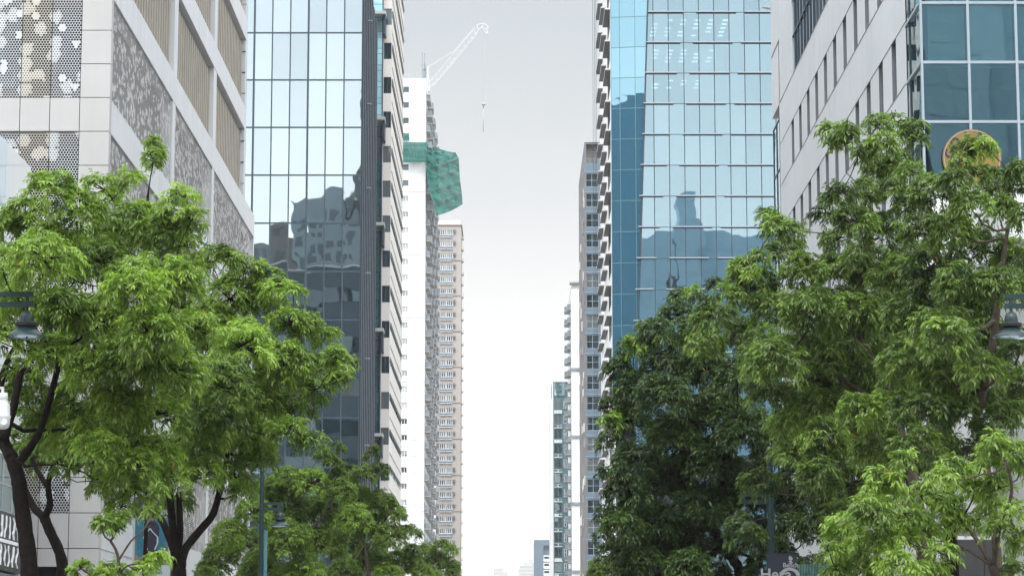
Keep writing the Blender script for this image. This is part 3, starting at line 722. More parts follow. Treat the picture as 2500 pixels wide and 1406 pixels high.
mb = MB(); mb.lathe(hk, [(0, .28), (.25, .26), (.42, .12), (.42, -.08), (.25, -.24), (.1, -.3), (.07, -.9), (0, -.9)], 14); mb.tube([hk + Vector((0, 0, -.8)), P(1180, 322, yc)], .075, 6)
mb.build('hook_block', M['ledge'], CR, smooth=True)

# ================================================================ LEFT: taupe tower
YB = 641.0; XB0, XB1 = P(1066.5, 700, YB).x, P(1125.5, 700, YB).x; ztB = ZF(552, YB); stB = (ZF(561, YB) - ZF(1348, YB)) / 27.0; mB = YB / F
B = thing('taupe_apartment_tower', ((XB0 + XB1) / 2, YB + 8, 0), 'taupe apartment tower with white framed window pairs on every floor, beyond the white tower', 'apartment tower')
fb = Face((XB0, YB, 0), (1, 0, 0), (0, -1, 0))
px2u = lambda px: (px - 1066.5) * mB
tz = [ZF(561, YB) - stB * k for k in range(38)]; tz = [z for z in tz if z > 3.5]
o1, o2 = (px2u(1074.8), px2u(1089.3)), (px2u(1091), px2u(1105.5))
mb = MB(); fb.skin(mb, 0, XB1 - XB0, 0, ztB, [(a, b, z - 1.35, z) for z in tz for a, b in (o1, o2)], .25); mb.build('front_wall', M['brown'], B)
mb = MB(); mb.box(XB0 + .0, XB1 - .0, YB + .3, YB + 16, 0, ztB - .05); mb.build('core_wall', M['brown'], B)
mb = MB(); mb.box(XB0 - .2, XB1 + .25, YB - .2, YB + 16, ztB, ztB + .35); mb.build('parapet', M['brownline'], B)
mb = MB(); mb.box(XB0 + .3, XB1 - .3, YB + .8, YB + 12, ztB + .36, ztB + 1.6); mb.build('roof_upstand', M['white2'], B)
mb = MB(); mb.box(XB0 - .95, XB0 - .01, YB - .4, YB + 1.5, 0, ztB + .2); mb.build('white_fin', M['white'], B)
for i, z in enumerate(tz):
    if i % 3 == 2: mb = MB(); fb.box(mb, 0, XB1 - XB0 + .1, z - 2.0, z - 1.82, 0, .09); mb.build('string_course', M['brownline'], B)
def bwin(u, z):
    f = fb.window(B, u[0], u[1], z - 1.35, z, -.2, M['white2'], M['g_dark'], 3, 1, .13)
    mb = MB(); fb.box(mb, u[0], u[1], z - 1.95, z - 1.42, .0, .4); fb.box(mb, u[0] - .02, u[1] + .02, z - 2.05, z - 1.96, .0, .45, 1)
    mb.build('window_ledge', [M['bluegrey'], M['white2']], f); return f
w0 = bwin(o1, tz[0])
for i, z in enumerate(tz):
    for u in (o1, o2):
        if not (i == 0 and u is o1): inst(w0, B, fb.p(u[0], z - 1.35, -.2))
mb = MB(); u = (px2u(1067.2), px2u(1073.2)); z = tz[0]
fb.box(mb, u[0], u[1], z - .62, z, 0, .5); fb.box(mb, u[0] + .1, u[1], z - .95, z - .85, 0, .45); ac0 = mb.build('air_conditioner', M['ac'], B, origin=fb.p(u[0], z, 0))
for i, z in enumerate(tz):
    for uu in (u[0], px2u(1106.8)):
        if not (i == 0 and uu == u[0]): inst(ac0, B, fb.p(uu, z, 0))
rr = random.Random(9)
for z in tz:
    mb = MB()
    y = YB + rr.uniform(2, 5); mb.box(XB1 + .01, XB1 + .55, y, y + 3, z - 1.7, z - 1.6); mb.box(XB1 + .5, XB1 + .55, y, y + 3, z - 1.6, z - .8); mb.build('side_balcony', M['ledge'], B)
mb = MB(); a = ztB + 1.6
mb.tube([(XB1 - 3, YB + 3, a), (XB1 - 3, YB + 3, a + 1.6)], .05, 5); mb.tube([(XB1 - 4.5, YB + 3, a + .7), (XB1 - 1.2, YB + 3, a + 1.5)], .05, 5)
mb.tube([(XB1 - .8, YB + 2, ztB + .3), (XB1 - .8, YB + 2, a + 1.3)], .06, 5); mb.build('roof_antenna', M['ledge'], B)
# ================================================================ RIGHT: blue glass tower
YT = 300.0; zT = lambda py: ZF(py, YT); pt = (zT(31) - zT(707)) / 9.0; mT = YT / F
xe_top = P(1582, 0, YT).x; z_et = zT(0); xe_bot = P(1559, 795, YT).x; z_eb = zT(795)
edge = lambda z: xe_bot + (xe_top - xe_bot) * (z - z_eb) / (z_et - z_eb)
T = thing('blue_glass_tower', (20, YT + 20, 0), 'light blue glass tower with dark sunshade bars and a deep teal corner strip', 'office tower')
XT0 = P(1493, 300, YT).x; cwT = 38.1 * mT; XM = P(1595, 150, YT).x
levT = [zT(31) + pt * k for k in range(-18, 6)]; levT = [z for z in levT if z > 3]; ztT = levT[-1]
NCT = 9; XT1 = XM + cwT * NCT
vis = [z for z in levT if z < zT(-60)]
mbm = MB()
def mpane(x0a, x0b, x1, z0_, z1_, y):   # x0a at bottom, x0b at top
    mb = MB(); mb.hexa([(x0a, y - .03, z0_), (x1, y - .03, z0_), (x1, y, z0_), (x0a, y, z0_), (x0b, y - .03, z1_), (x1, y - .03, z1_), (x1, y, z1_), (x0b, y, z1_)]); return mb
stuff = MB()
for r in range(len(levT) - 1):
    z0_, z1_ = levT[r], levT[r + 1]
    mpane(edge(z0_) + .05, edge(z1_) + .05, XM - .03, z0_ + .03, z1_ - .03, YT).build('window_pane', M['g_right'], T) if r > 8 else None
    if r <= 8:
        m1 = mpane(edge(z0_) + .05, edge(z1_) + .05, XM - .03, z0_ + .03, z1_ - .03, YT); n0 = len(stuff.v); stuff.v += m1.v; stuff.f += [tuple(q + n0 for q in f) for f in m1.f]; stuff.m += m1.m
    for c in range(NCT):
        x = XM + c * cwT; m1 = mpane(x + .03, x + .03, x + cwT - .03, z0_ + .03, z1_ - .03, YT)
        if r > 12 and c < 9: m1.build('window_pane', M['g_right'], T)
        else: n0 = len(stuff.v); stuff.v += m1.v; stuff.f += [tuple(q + n0 for q in f) for f in m1.f]; stuff.m += m1.m
stuff.build('window_pane', M['g_right'], T, kind='stuff')
mb = MB()
for c in range(NCT + 1): x = XM + c * cwT; mb.box(x - .05, x + .05, YT - .1, YT + .12, 3, ztT)
for z in levT: mb.hexa([(edge(z), YT - .07, z - .035), (XT1, YT - .07, z - .035), (XT1, YT + .1, z - .035), (edge(z), YT + .1, z - .035), (edge(z), YT - .07, z + .035), (XT1, YT - .07, z + .035), (XT1, YT + .1, z + .035), (edge(z), YT + .1, z + .035)])
zz_ = [levT[0], ztT]; 
mb.hexa([(edge(zz_[0]) - .1, YT - .12, zz_[0]), (edge(zz_[0]) + .08, YT - .12, zz_[0]), (edge(zz_[0]) + .08, YT + .3, zz_[0]), (edge(zz_[0]) - .1, YT + .3, zz_[0]),
         (edge(zz_[1]) - .1, YT - .12, zz_[1]), (edge(zz_[1]) + .08, YT - .12, zz_[1]), (edge(zz_[1]) + .08, YT + .3, zz_[1]), (edge(zz_[1]) - .1, YT + .3, zz_[1])])
mb.build('mullion_grid', M['mull'], T)
for i, z in enumerate(levT):      # sunshade bars, stepping sideways floor by floor
    py = 31 + 75.1 * (levT.index(z) - levT.index(min(levT, key=lambda q: abs(q - zT(31))))) * -1
    if py < -60 or py > 900: continue
    sh_ = (py - 31) * .11
    for a, b in ((1581, 1669), (1700, 1797), (1818, 1912)):
        x0, x1 = P(a - sh_ * (1 if a > 1600 else .42), py, YT).x, P(b - sh_ * (1 if b < 1900 else -.2), py, YT).x
        mb = MB(); mb.box(x0, x1, YT - .42, YT - .101, z - .09, z + .02, 0); mb.box(x0, x1, YT - .45, YT - .421, z - .05, z + .07, 1)
        mb.build('sunshade', [M['mull'], M['alu']], T)
# corner facet, turned slightly towards the street
yaw = R(8.5); wF = P(1577, 150, YT).x - XT0
def fpnt(u, z, d=0): return Vector((XT0 + u * math.cos(yaw) - d * math.sin(yaw), YT + .65 - u * math.sin(yaw) - d * math.cos(yaw), z))
levF = [z - 10 * mT for z in levT]
ucols = [0, 22 * mT / math.cos(yaw), 60 * mT / math.cos(yaw), None]
for r in range(len(levF) - 1):
    if levF[r] < zT(960): continue
    z0_, z1_ = levF[r], levF[r + 1]
    for c in range(3):
        ua, ub = ucols[c] + .03, ucols[c + 1]
        u1b = (ub - .03) if ub else (edge(z0_) - XT0) / math.cos(yaw) - .12
        u1t = (ub - .03) if ub else (edge(z1_) - XT0) / math.cos(yaw) - .12
        mb = MB(); mb.hexa([fpnt(ua, z0_ + .03, .03), fpnt(u1b, z0_ + .03, .03), fpnt(u1b, z0_ + .03, 0), fpnt(ua, z0_ + .03, 0),
                            fpnt(ua, z1_ - .03, .03), fpnt(u1t, z1_ - .03, .03), fpnt(u1t, z1_ - .03, 0), fpnt(ua, z1_ - .03, 0)])
        mb.build('facet_pane', M['g_facet'], T)
mb = MB()
for u in ucols[:3]: mb.hexa([fpnt(u - .03, 0, .08), fpnt(u + .03, 0, .08), fpnt(u + .03, 0, -.1), fpnt(u - .03, 0, -.1), fpnt(u - .03, ztT, .08), fpnt(u + .03, ztT, .08), fpnt(u + .03, ztT, -.1), fpnt(u - .03, ztT, -.1)])
for z in levF:
    u1 = (edge(z) - XT0) / math.cos(yaw) - .1
    mb.hexa([fpnt(0, z - .04, .06), fpnt(u1, z - .04, .06), fpnt(u1, z - .04, -.1), fpnt(0, z - .04, -.1), fpnt(0, z + .04, .06), fpnt(u1, z + .04, .06), fpnt(u1, z + .04, -.1), fpnt(0, z + .04, -.1)])
mb.build('facet_frame', M['teal_alu'], T)
for z in levT:
    mb = MB(); mb.box(XT0 + 4.4, XT1, YT + .15, YT + 16, z - .3, z + .15); mb.build('floor_slab', M['slab'], T)
mb = MB(); mb.box(XT0 + 2, XT1, YT + 14, YT + 38, 0, ztT); mb.box(XT0 + .35, XT0 + .6, YT + 1, YT + 39, 0, ztT); mb.build('inner_wall', M['room'], T)
k31 = levT.index(min(levT, key=lambda q: abs(q - zT(31))))
for fl_ in range(3):
    z = levT[k31 - fl_] - .32
    for c in range(6 - fl_):
        for q in range(5 - fl_):
            if (c * 7 + q * 5 + fl_ * 3) % 6 == 0: continue
            mb = MB(); x = XM + .2 + c * cwT * .92; y = YT + 2.2 + q * 1.9
            mb.box(x, x + .62, y, y + .42, z - .06, z); mb.build('ceiling_light', M['light'], T)
# white flank with dark hooded bays
XS = XT0 - .02; sT = Face((XS, 0, 0), (0, 1, 0), (-1, 0, 0)); YTe = YX(1465.5, 500, XS)
mb = MB(); sT.box(mb, YT + .66, YTe, 0, ztT, -.3, 0); mb.build('flank_wall', M['white2'], T)
for i, z in enumerate(levT):
    for q in range(3):
        y = YT + 2.0 + q * 12.6 + (i % 2) * .8; zz3 = z + .8 - q * .0
        mb = MB(); sT.box(mb, y, y + 8.4, zz3, zz3 + .1, 0, .62, 0); sT.box(mb, y, y + 8.4, zz3 + .101, zz3 + .27, .0, .64, 1)
        mb.build('window_hood', [M['soffit'], M['creamwall']], T)
        if q == 0: sT.window(T, y + .6, y + 7, zz3 - 2.1, zz3 - .1, .005, M['mull'], M['g_grey'], 4, 1, .06, name='flank_window')
for px in (1453, 1457.5, 1461):
    mb = MB(); x = P(px, 200, YT).x; mb.tube([(x, YT + 8, 10), (x, YT + 8, ztT)], .022, 4); mb.build('gondola_rope', M['mull'], T)
mb = MB(); mb.box(P(1452, 200, YT).x, XT0 + .5, YT + 7.9, YT + 8.1, ztT - .1, ztT + .15); mb.box(XT0, XT1, YT + .2, YTe, ztT, ztT + .1); mb.build('roof', M['ledge'], T)

# ================================================================ RIGHT: blue grey tower
YG = 400.0; mG = YG / F; XG0 = P(1427.5, 500, YG).x; XG1 = P(1474, 500, YG).x; ztG = ZF(350, YG); stG = (ZF(424, YG) - ZF(1270, YG)) / 17.0; YGe = YX(1413.3, 600, XG0)
G = thing('bluegrey_apartment_tower', (XG0 + 4, YG + 15, 0), 'narrow blue grey tower with four pane windows and weathered tan flank', 'apartment tower')
fg = Face((XG0, YG, 0), (1, 0, 0), (0, -1, 0)); sg_ = Face((XG0, 0, 0), (0, 1, 0), (-1, 0, 0))
u0, u1 = 1.8 * mG, 34 * mG; tg = [ZF(424, YG) - stG * k for k in range(26)]; tg = [z for z in tg if z > 4]; hG = ZF(424, YG) - ZF(456, YG)
zo0, zo1 = ZF(397, YG), ZF(352, YG)
mb = MB(); fg.skin(mb, 0, XG1 - XG0, 0, ztG, [(u0, u1, z - hG, z) for z in tg] + [(u0, u1, zo0, zo1)], .25); mb.build('front_wall', M['bluegrey'], G)
mb = MB(); mb.box(XG0 + .3, XG1, YG + 1.4, YGe, 0, ztG - .05); mb.build('core_wall', M['brown'], G)
mb = MB(); mb.box(XG0 + .3, XG1, YG + .3, YG + 1.41, 0, zo0 - .2); mb.build('shaft_wall', M['backing'], G)
wg = fg.window(G, u0, u1, tg[0] - hG, tg[0], -.2, M['alu'], M['g_dark'], 2, 2, .07)
for z in tg[1:]: inst(wg, G, fg.p(u0, z - hG, -.2))
mb = MB()
for k in (.0, .33, .66, 1.0): z = zo0 + (zo1 - zo0) * k; fg.box(mb, u0, u1, z - .05, z + .05, -.15, -.05)
for u in (u0, (u0 + u1) / 2, u1 - .3): fg.box(mb, u, u + .12, zo0, zo1, -.14, -.04)
mb.build('top_frame', M['mull'], G)
for z in tg: mb = MB(); fg.box(mb, 0, XG1 - XG0, z + .28, z + .36, 0, .06); mb.build('string_course', M['alu'], G)
mb = MB(); sg_.box(mb, YG + .01, YGe, 0, ztG, -.3, 0)
mb.build('flank_wall', M['tan'], G)
rr = random.Random(5)
for k in range(60):
    y = rr.uniform(YG + 1, YGe - 4); z = rr.uniform(5, ztG - 6); mb = MB(); sg_.box(mb, y, y + rr.uniform(1.5, 3), z, z + rr.uniform(1, 1.6), .01, .12)
    mb.build('flank_shutter', M[rr.choice(['white2', 'creamwall', 'brown', 'grey'])], G)
mb = MB(); mb.box(XG0, XG1, YG, YGe, ztG, ztG + .15); mb.build('roof', M['mull'], G)

# ================================================================ RIGHT: white slab tower, teal glass tower, grey block, hazy towers
YH = 570.0; mH = YH / F; XH0, XH1 = P(1395, 900, YH).x, P(1414, 900, YH).x; ztH = ZF(706, YH)
H = thing('white_slab_tower', (XH0 + 3, YH + 10, 0), 'pale blank end wall tower with small balconies stepping out on its left', 'apartment tower')
fh = Face((XH0, YH, 0), (1, 0, 0), (0, -1, 0)); sh2 = Face((XH0, 0, 0), (0, 1, 0), (-1, 0, 0)); YHe = YX(1386, 900, XH0)
mb = MB(); mb.box(XH0, XH1 + 3, YH, YHe, 0, ztH); mb.build('wall', M['white'], H)
mb = MB(); mb.box(XH0 + .1, XH1 + 3, YH + .5, YHe, ztH + .01, ztH + 1.4); mb.box(XH0 - .3, XH1 + 3, YH - .3, YH + 3, ztH + 1.41, ztH + 1.8); mb.build('roof', M['ledge'], H)
mb = MB()
for py in (901, 1065, 1228, 1394): z = ZF(py, YH); mb.box(XH0 - .3, XH1 + 1, YH - .35, YH - .01, z - .3, z + .25)
mb.build('string_course', M['grey'], H)
z = ztH - 4; k = 0
while z > 6:
    for q in range(2):
        y = YH + 3 + q * 9
        b = balcony(H, XH0, y, y + 5.5, z + q * .8, -1, 1.25 if q else .8); b.build('balcony', [M['ledge'], M['grey']], H)
    z -= 3.02; k += 1
mb = MB(); z = ztH - 4
while z > 6:
    for q in range(2): y = YH + 3 + q * 9; sh2.box(mb, y + .6, y + 4.6, z + .05, z + 2.1, .001, .03)
    z -= 3.02
mb.build('balcony_doors', M['g_dark'], H)

YK = 610.0; mK = YK / F; XK0, XK1 = P(1348, 1100, YK).x, P(1386, 1100, YK).x; ztK = ZF(932, YK); stK = (ZF(977, YK) - ZF(1374, YK)) / 11.0
K = thing('teal_glass_apartment_tower', (XK0 + 4, YK + 10, 0), 'teal glass tower with pale framed balconies, leftmost of the close towers right of the street', 'apartment tower')
fk = Face((XK0, YK, 0), (1, 0, 0), (0, -1, 0))
mb = MB(); mb.box(XK0 + .01, XK1 + 4, YK + .32, YK + 18, 0, ztK - .05); mb.build('core_wall', M['teal_alu'], K)
mb = MB(); mb.box(XK0 - .45, XK0, YK + .0, YK + 17, 0, ztK - 4); mb.box(XK0, XK0 + .3, YK - .05, YK + .3, 0, ztK); mb.box(XK0, XK1 + 4, YK - .05, YK + 18, ztK, ztK + .3); mb.build('frame_wall', M['white2'], K)
fk.window(K, .46, 3.1, ztK - 3.4, ztK - .2, .02, M['teal_alu'], M['g_bal'], 1, 2, .1)
z = ZF(977, YK) + .2; uL = .46; uR = 24.5 * mK; w1 = None
while z > 4:
    if w1 is None:
        w1 = fk.window(K, uL, uR, z - 2.35, z, .02, M['teal_alu'], M['g_dark'], 2, 1, .1)
        mb = MB(); fk.box(mb, uL, uR, z - 3.25, z - 2.65, .3, .36, 1); fk.box(mb, uL, uR, z - 3.4, z - 3.26, .02, .5); fk.box(mb, uL, uR, z - 2.64, z - 2.58, .28, .38)
        fk.box(mb, (uL + uR) / 2 - .1, (uL + uR) / 2 + .05, z - 3.25, z - 2.65, .29, .39)
        bk = mb.build('balcony', [M['white2'], M['g_bal']], K, origin=fk.p(uL, z, 0))
        w2 = fk.window(K, uR + .4, uR + 1.0, z - 2.2, z - .3, .02, M['white2'], M['g_dark'], 1, 2, .1, name='side_window'); z1k = z
    else:
        inst(w1, K, fk.p(uL, z - 2.35, .02)); inst(bk, K, fk.p(uL, z, 0)); inst(w2, K, fk.p(uR + .4, z - 2.2, .02))
    z -= stK

YJ = 900.0; mJ = YJ / F; XJ0, XJ1 = P(1304, 1370, YJ).x, P(1349, 1370, YJ).x; ztJ = ZF(1317, YJ)
J = thing('grey_block', (XJ0 + 3, YJ + 8, 0), 'low slate grey block with a stack of white window bays, between far towers', 'building')
mb = MB(); mb.box(XJ0, XJ0 + 23 * mJ, YJ, YJ + 20, 0, ztJ); mb.box(XJ0 + 23 * mJ, XJ1 + 2, YJ, YJ + 20, ZF(1331, YJ), ztJ); mb.box(XJ0 + 23 * mJ, XJ1 + 2, YJ + 1.5, YJ + 20, 0, ZF(1331, YJ)); mb.build('wall', M['bluegrey'], J)
fj = Face((XJ0, YJ, 0), (1, 0, 0), (0, -1, 0)); py = 1355
while py < 1600:
    z = ZF(py, YJ); mb = MB(); fj.box(mb, 23 * mJ, 41 * mJ, z - 2.1, z, -1.4, .0); bay = mb.build('window_bay', M['white2'], J)
    mb = MB(); fj.box(mb, 24.5 * mJ, 36 * mJ, z - 1.15, z - .35, .001, .06); mb.build('pane', M['g_dark'], bay); py += 17.5
# hazy towers at the end of the street
FT = [(1205, 1229, 1387, 4600, 0), (1229, 1240, 1394, 2300, 0), (1268, 1304, 1380, 4200, 1)]
far = []
for i, (a, b, py, y, k) in enumerate(FT[:1] + FT[2:]):
    x0, x1, z = P(a, 1400, y).x, P(b, 1400, y).x, ZF(py, y)
    o = thing('distant_tower', ((x0 + x1) / 2, y, 0), ['faint square tower far off in the haze, left of the pair', 'faint tower with a stepped rounded top far off in the haze, right of the pair'][i], 'building', 'distant towers fading into the haze')
    mb = MB(); mb.box(x0, x1, y, y + 30, 0, z)
    if i == 0: mb.box(x1, x1 + 8, y + 2, y + 26, 0, z - 6); mb.box(x0 + 1, x1 - 1, y + 2, y + 20, z, z + .8)
    else:
        mb.box(x0 + 7, x1, y + 2, y + 26, z, z + 5.4); mb.box(x0 + 15, x1 - 1.6, y + 4, y + 20, z + 5.4, z + 10); mb.box(x0 - 2, x0, y + 2, y + 20, 0, z - 6)
    mb.build('wall', M['farwall'], o)
    mb = MB(); q = z - 3
    while q > 3:
        mb.box(x0 + .8, x1 - .8, y - .12, y - .01, q, q + 2.6); q -= 6.4
    mb.build('window_bands', M['g_grey'], o)

# ================================================================ RIGHT: grey panelled building
YR = 86.0; XR = P(2212, 100, YR).x
R_ = thing('grey_panel_building', (XR + 12, YR + 20, 0), 'grey metal panelled building with rows of narrow windows and a blue glass corner', 'building')
sr = Face((XR, 0, 0), (0, 1, 0), (-1, 0, 0)); zR = lambda py: ZF(py, YR)
stR = zR(-238) - zR(54); heads = [zR(54) + stR * k for k in (-5, -4, -3, -2, -1, 0, 1)]; hwR = zR(54) - zR(201)
heads = [h for h in heads if h > 4]
Ylow = YX(1903, 200, XR); Yup = YX(1882, 80, XR); zov = P(1903, 97, Ylow).z; ztR = zR(-1100)
ops = []
for k, h in enumerate(heads):
    n = int((Ylow - 2 - (YR + 1.6)) / 3.25)
    for j in range(n):
        y = YR + 2.3 + j * 3.25 + (.0 if (k % 2 == len(heads) % 2) else .0)
        if y + 1.1 < Ylow - .8: ops.append((y, y + 1.05, h - hwR, h))
sill0 = heads[-1] + stR - hwR; headtop = sill0 + (zR(-626) - zR(-381)); Yg1 = YX(1934, 120, XR)
body_top = sill0
mb = MB(); sr.skin(mb, YR, Ylow, 0, sill0, ops, .32, 0, 1)
o_ = mb.build('panel_wall', [M['panel'], M['reveal']], R_)
mb = MB()
for h in heads:
    for z in (h, h - hwR): sr.box(mb, YR, Ylow, z - .012 if z == h else z - .012, z + .012, 0, .018)
sr.box(mb, YR + 1, Ylow, sill0 - .02, sill0 + .02, 0, .018)
mb.build('panel_joint', M['reveal'], R_)
first = None
for a, b, c, d in ops:
    if first is None: first = sr.window(R_, a, b, c, d, -.3, M['reveal'], M['g_dark'], 1, 1, .04, name='slot_window'); fo = (a, c)
    elif a < 112: inst(first, R_, sr.p(a, c, -.3))
mb = MB(); mb.box(XR + .33, XR + 30, YR + .3, Ylow - .05, 0, sill0); mb.build('core_wall', M['backing'], R_)
mb = MB(); mb.box(XR + .0, XR + 30, Ylow, Ylow + .25, 0, zov); mb.build('rear_wall', M['panel'], R_)
# upper ribbon glazing
mb = MB(); sr.box(mb, Yg1, Yup, sill0 + .001, headtop, -.3, 0)
sr.box(mb, YR, Yup, headtop + .001, ztR, -.3, 0); sr.box(mb, Ylow + .26, Yup, zov, sill0 + 0, -.3, 0) if zov < sill0 else None
sr.box(mb, Yg1 - .0, Ylow, sill0, sill0 + .01, -.3, -.1); mb.build('upper_panel_wall', M['panel'], R_)
mb = MB(); mb.box(XR + .31, XR + 30, YR + .3, Yup, sill0 + .05, ztR); mb.build('upper_core_wall', M['room'], R_)
mb = MB(); mb.box(XR, XR + 30, Ylow - .02, Yup, zov - .12, zov - .002); mb.box(XR - .0, XR + 30, YR, Yup, ztR, ztR + .2); mb.build('overhang_soffit', M['soffit'], R_)
y = YR + .3; k = 0
while y < Yg1 - .2 and k < 60:
    y2 = min(y + 1.25, Yg1); mb = MB(); sr.box(mb, y + .03, y2 - .03, sill0 + .03, headtop - .03, -.1, -.07); mb.build('ribbon_pane', M['g_grey'], R_); y = y2; k += 1
mb = MB(); y = YR + .3
while y < Yg1 - .2: sr.box(mb, y - .04, y + .04, sill0, headtop, -.12, -.01); y += 1.25
zm = sill0 + (headtop - sill0) * .52; sr.box(mb, YR, Yg1, zm - .04, zm + .04, -.11, -.005); mb.build('ribbon_mullion', M['mull'], R_)
# end glass bay low on the far end
zbay = P(1888, 320, YX(1888, 320, XR)).z; Yb1 = YX(1888, 320, XR)
y = Ylow + .27; k = 0
for i in range(2):
    for j in range(8):
        a = y + (Yb1 - y) * i / 2; b = y + (Yb1 - y) * (i + 1) / 2; c = zbay - 2.6 * (j + 1); 
        if c > 1: mb = MB(); sr.box(mb, a + .04, b - .04, c + .04, c + 2.56, -.05, -.02); mb.build('bay_pane', M['g_corner'], R_)
mb = MB()
for i in range(3): a = y + (Yb1 - y) * i / 2; sr.box(mb, a - .04, a + .04, 0, zbay, -.08, .02)
for j in range(10): sr.box(mb, y, Yb1, zbay - 2.6 * j - .04, zbay - 2.6 * j + .04, -.075, .015)
mb.build('bay_frame', M['mull'], R_)
mb = MB(); mb.box(XR + .09, XR + 20, y, Yb1, 0, zbay - .05); mb.build('bay_core', M['backing'], R_)
# floodlight bracket on the far edge
FLT = thing('floodlight', (XR, Yup, P(1890, 22, Yup).z), 'small white floodlight on a bent arm at the grey panelled building', 'floodlight')
q = P(1884, 26, Yup + .3); e = P(1862, 17, Yup + .3)
mb = MB(); mb.tube([q + Vector((.3, 0, -.15)), q, P(1872, 19, Yup + .3)], .035, 6); mb.build('arm', M['cctv'], FLT)
mb = MB(); mb.hexa([e + Vector(v) for v in ((0, -.15, -.05), (.4, -.15, -.12), (.4, .15, -.12), (0, .15, -.05), (.02, -.15, .05), (.42, -.15, 0), (.42, .15, 0), (.02, .15, .05))]); mb.build('lamp_head', M['cctv'], FLT)
# glass corner box
YQ = YX(2250, 150, XR); fq = Face((XR, YQ, 0), (1, 0, 0), (0, -1, 0)); zQ = lambda py: ZF(py, YQ); mQ = YQ / F
tr_ = [443, 298, 153, 8, -137, -282, -427]; us = [0, 118 * mQ, 238 * mQ, 358 * mQ, 478 * mQ]
for i in range(len(tr_) - 1):
    for j in range(4):
        mb = MB(); fq.box(mb, us[j] + .03, us[j + 1] - .03, zQ(tr_[i]) + .03, zQ(tr_[i + 1]) - .03, -.05, -.02); mb.build('corner_pane', M['g_corner'], R_)
    mb = MB(); sr.box(mb, YQ + .05, YR - .05, zQ(tr_[i]) + .03, zQ(tr_[i + 1]) - .03, -.05, -.02); mb.build('corner_pane', M['g_corner'], R_)
    mb = MB(); sr.box(mb, YR - .75, YR - .68, zQ(tr_[i]) + .05, zQ(tr_[i + 1]) - .05, -.06, .02); mb.build('corner_mullion', M['mull'], R_)
mb = MB()
for u in us: fq.box(mb, u - (.042 if u else .03), u + .042, zQ(443), zQ(-427), -.1, .06)
for t_ in tr_: fq.box(mb, -.03, us[-1], zQ(t_) - .045, zQ(t_) + .045, -.09, .05); sr.box(mb, YQ - .02, YR, zQ(t_) - .045, zQ(t_) + .045, -.09, .05)
mb.build('corner_frame', M['alu'], R_)
for i in range(len(tr_) - 1):
    mb = MB(); mb.box(XR + .2, us[-1] + XR, YQ + .2, YR + 8, zQ(tr_[i]) - .15, zQ(tr_[i]) + .05)
    if i % 2 == 0: mb.build('floor_slab', M['slab'], R_)
mb = MB(); mb.box(XR + .1, us[-1] + XR, YR + 2.5, YR + 2.8, 0, ztR); mb.build('corner_inner_wall', M['room2'], R_)
for (j, i) in ((0, 2), (1, 2), (0, 3), (1, 3), (2, 2), (2, 1), (2, 0)):
    mb = MB(); fq.box(mb, us[j] + (.28 if j == 0 else .05), us[j + 1] - .06, zQ(tr_[i]) + .06, zQ(tr_[i + 1]) - .06, -.32, -.28); mb.build('roller_blind', M['blind2'], R_)
mb = MB(); fq.box(mb, -.02, us[-1], 0, zQ(443) - .05, -.4, 0); sr.box(mb, YQ + .01, YR, 0, zQ(443) - .05, -.4, -.01); mb.build('lower_wall', M['white2'], R_)
mb = MB(); fq.box(mb, us[-1] + .06, 30, 0, ztR, -.4, -.01); mb.build('front_wall', M['panel'], R_)

# round gold gym sign on the glass
def text_mesh(s, size, ext=.01, bold=True):
    c = bpy.data.curves.new('t', 'FONT'); c.body = s; c.size = size; c.extrude = ext; c.align_x = 'CENTER'; c.align_y = 'CENTER'
    if bold: c.offset = size * .02
    o = bpy.data.objects.new('t', c); C.objects.link(o); dg = bpy.context.evaluated_depsgraph_get(); me = bpy.data.meshes.new_from_object(o.evaluated_get(dg))
    bpy.data.objects.remove(o); bpy.data.curves.remove(c); return me
def add_text(mb, s, size, mat4, ext=.01, bold=True, sx=1):
    me = text_mesh(s, size, ext, bold); n0 = len(mb.v)
    for v in me.vertices: mb.v.append(tuple(mat4 @ Vector((v.co.x * sx, v.co.y, v.co.z))))
    for p in me.polygons: mb.f.append(tuple(n0 + i for i in p.vertices)); mb.m.append(0)
    bpy.data.meshes.remove(me)
def facing(c):   # text plane facing the camera side (-Y)
    return Matrix.Translation(c) @ Matrix.Rotation(R(90), 4, 'X')
cs = P(2373, 386, YQ - .13); rs = 73 * mQ
SG = thing('gym_sign', cs, 'round gold gym sign on the blue glass corner, half hidden behind leaves', 'sign')
mb = MB(); n = 64; ring = [Vector((cs.x + rs * math.cos(2 * math.pi * k / n), cs.y, cs.z + rs * math.sin(2 * math.pi * k / n))) for k in range(n)]
mb.poly(ring); mb.poly([p + Vector((0, .05, 0)) for p in reversed(ring)])
for k in range(n): a, b = ring[k], ring[(k + 1) % n]; mb.quad(b, a, a + Vector((0, .05, 0)), b + Vector((0, .05, 0)))
disc = mb.build('disc', M['gold'], SG)
mb = MB()
for s, angs, rad, flip, size in (("GOLD'S", (168, 136, 100, 66, 41, 16), .76, 1, .42), ("GYM", (-128, -92, -54), .74, -1, .40)):
    for ch, a in zip(s, angs):
        th = R(a); c = cs + Vector((math.cos(th), 0, math.sin(th))) * rs * rad + Vector((0, -.02, 0))
        rot = (th - R(90)) if flip == 1 else (th + R(90))
        add_text(mb, ch, size, facing(c) @ Matrix.Rotation(rot, 4, 'Z'), .008)
mb.build('lettering', M['signdark'], SG)
mb = MB(); c2 = cs + Vector((0, -.014, 0))
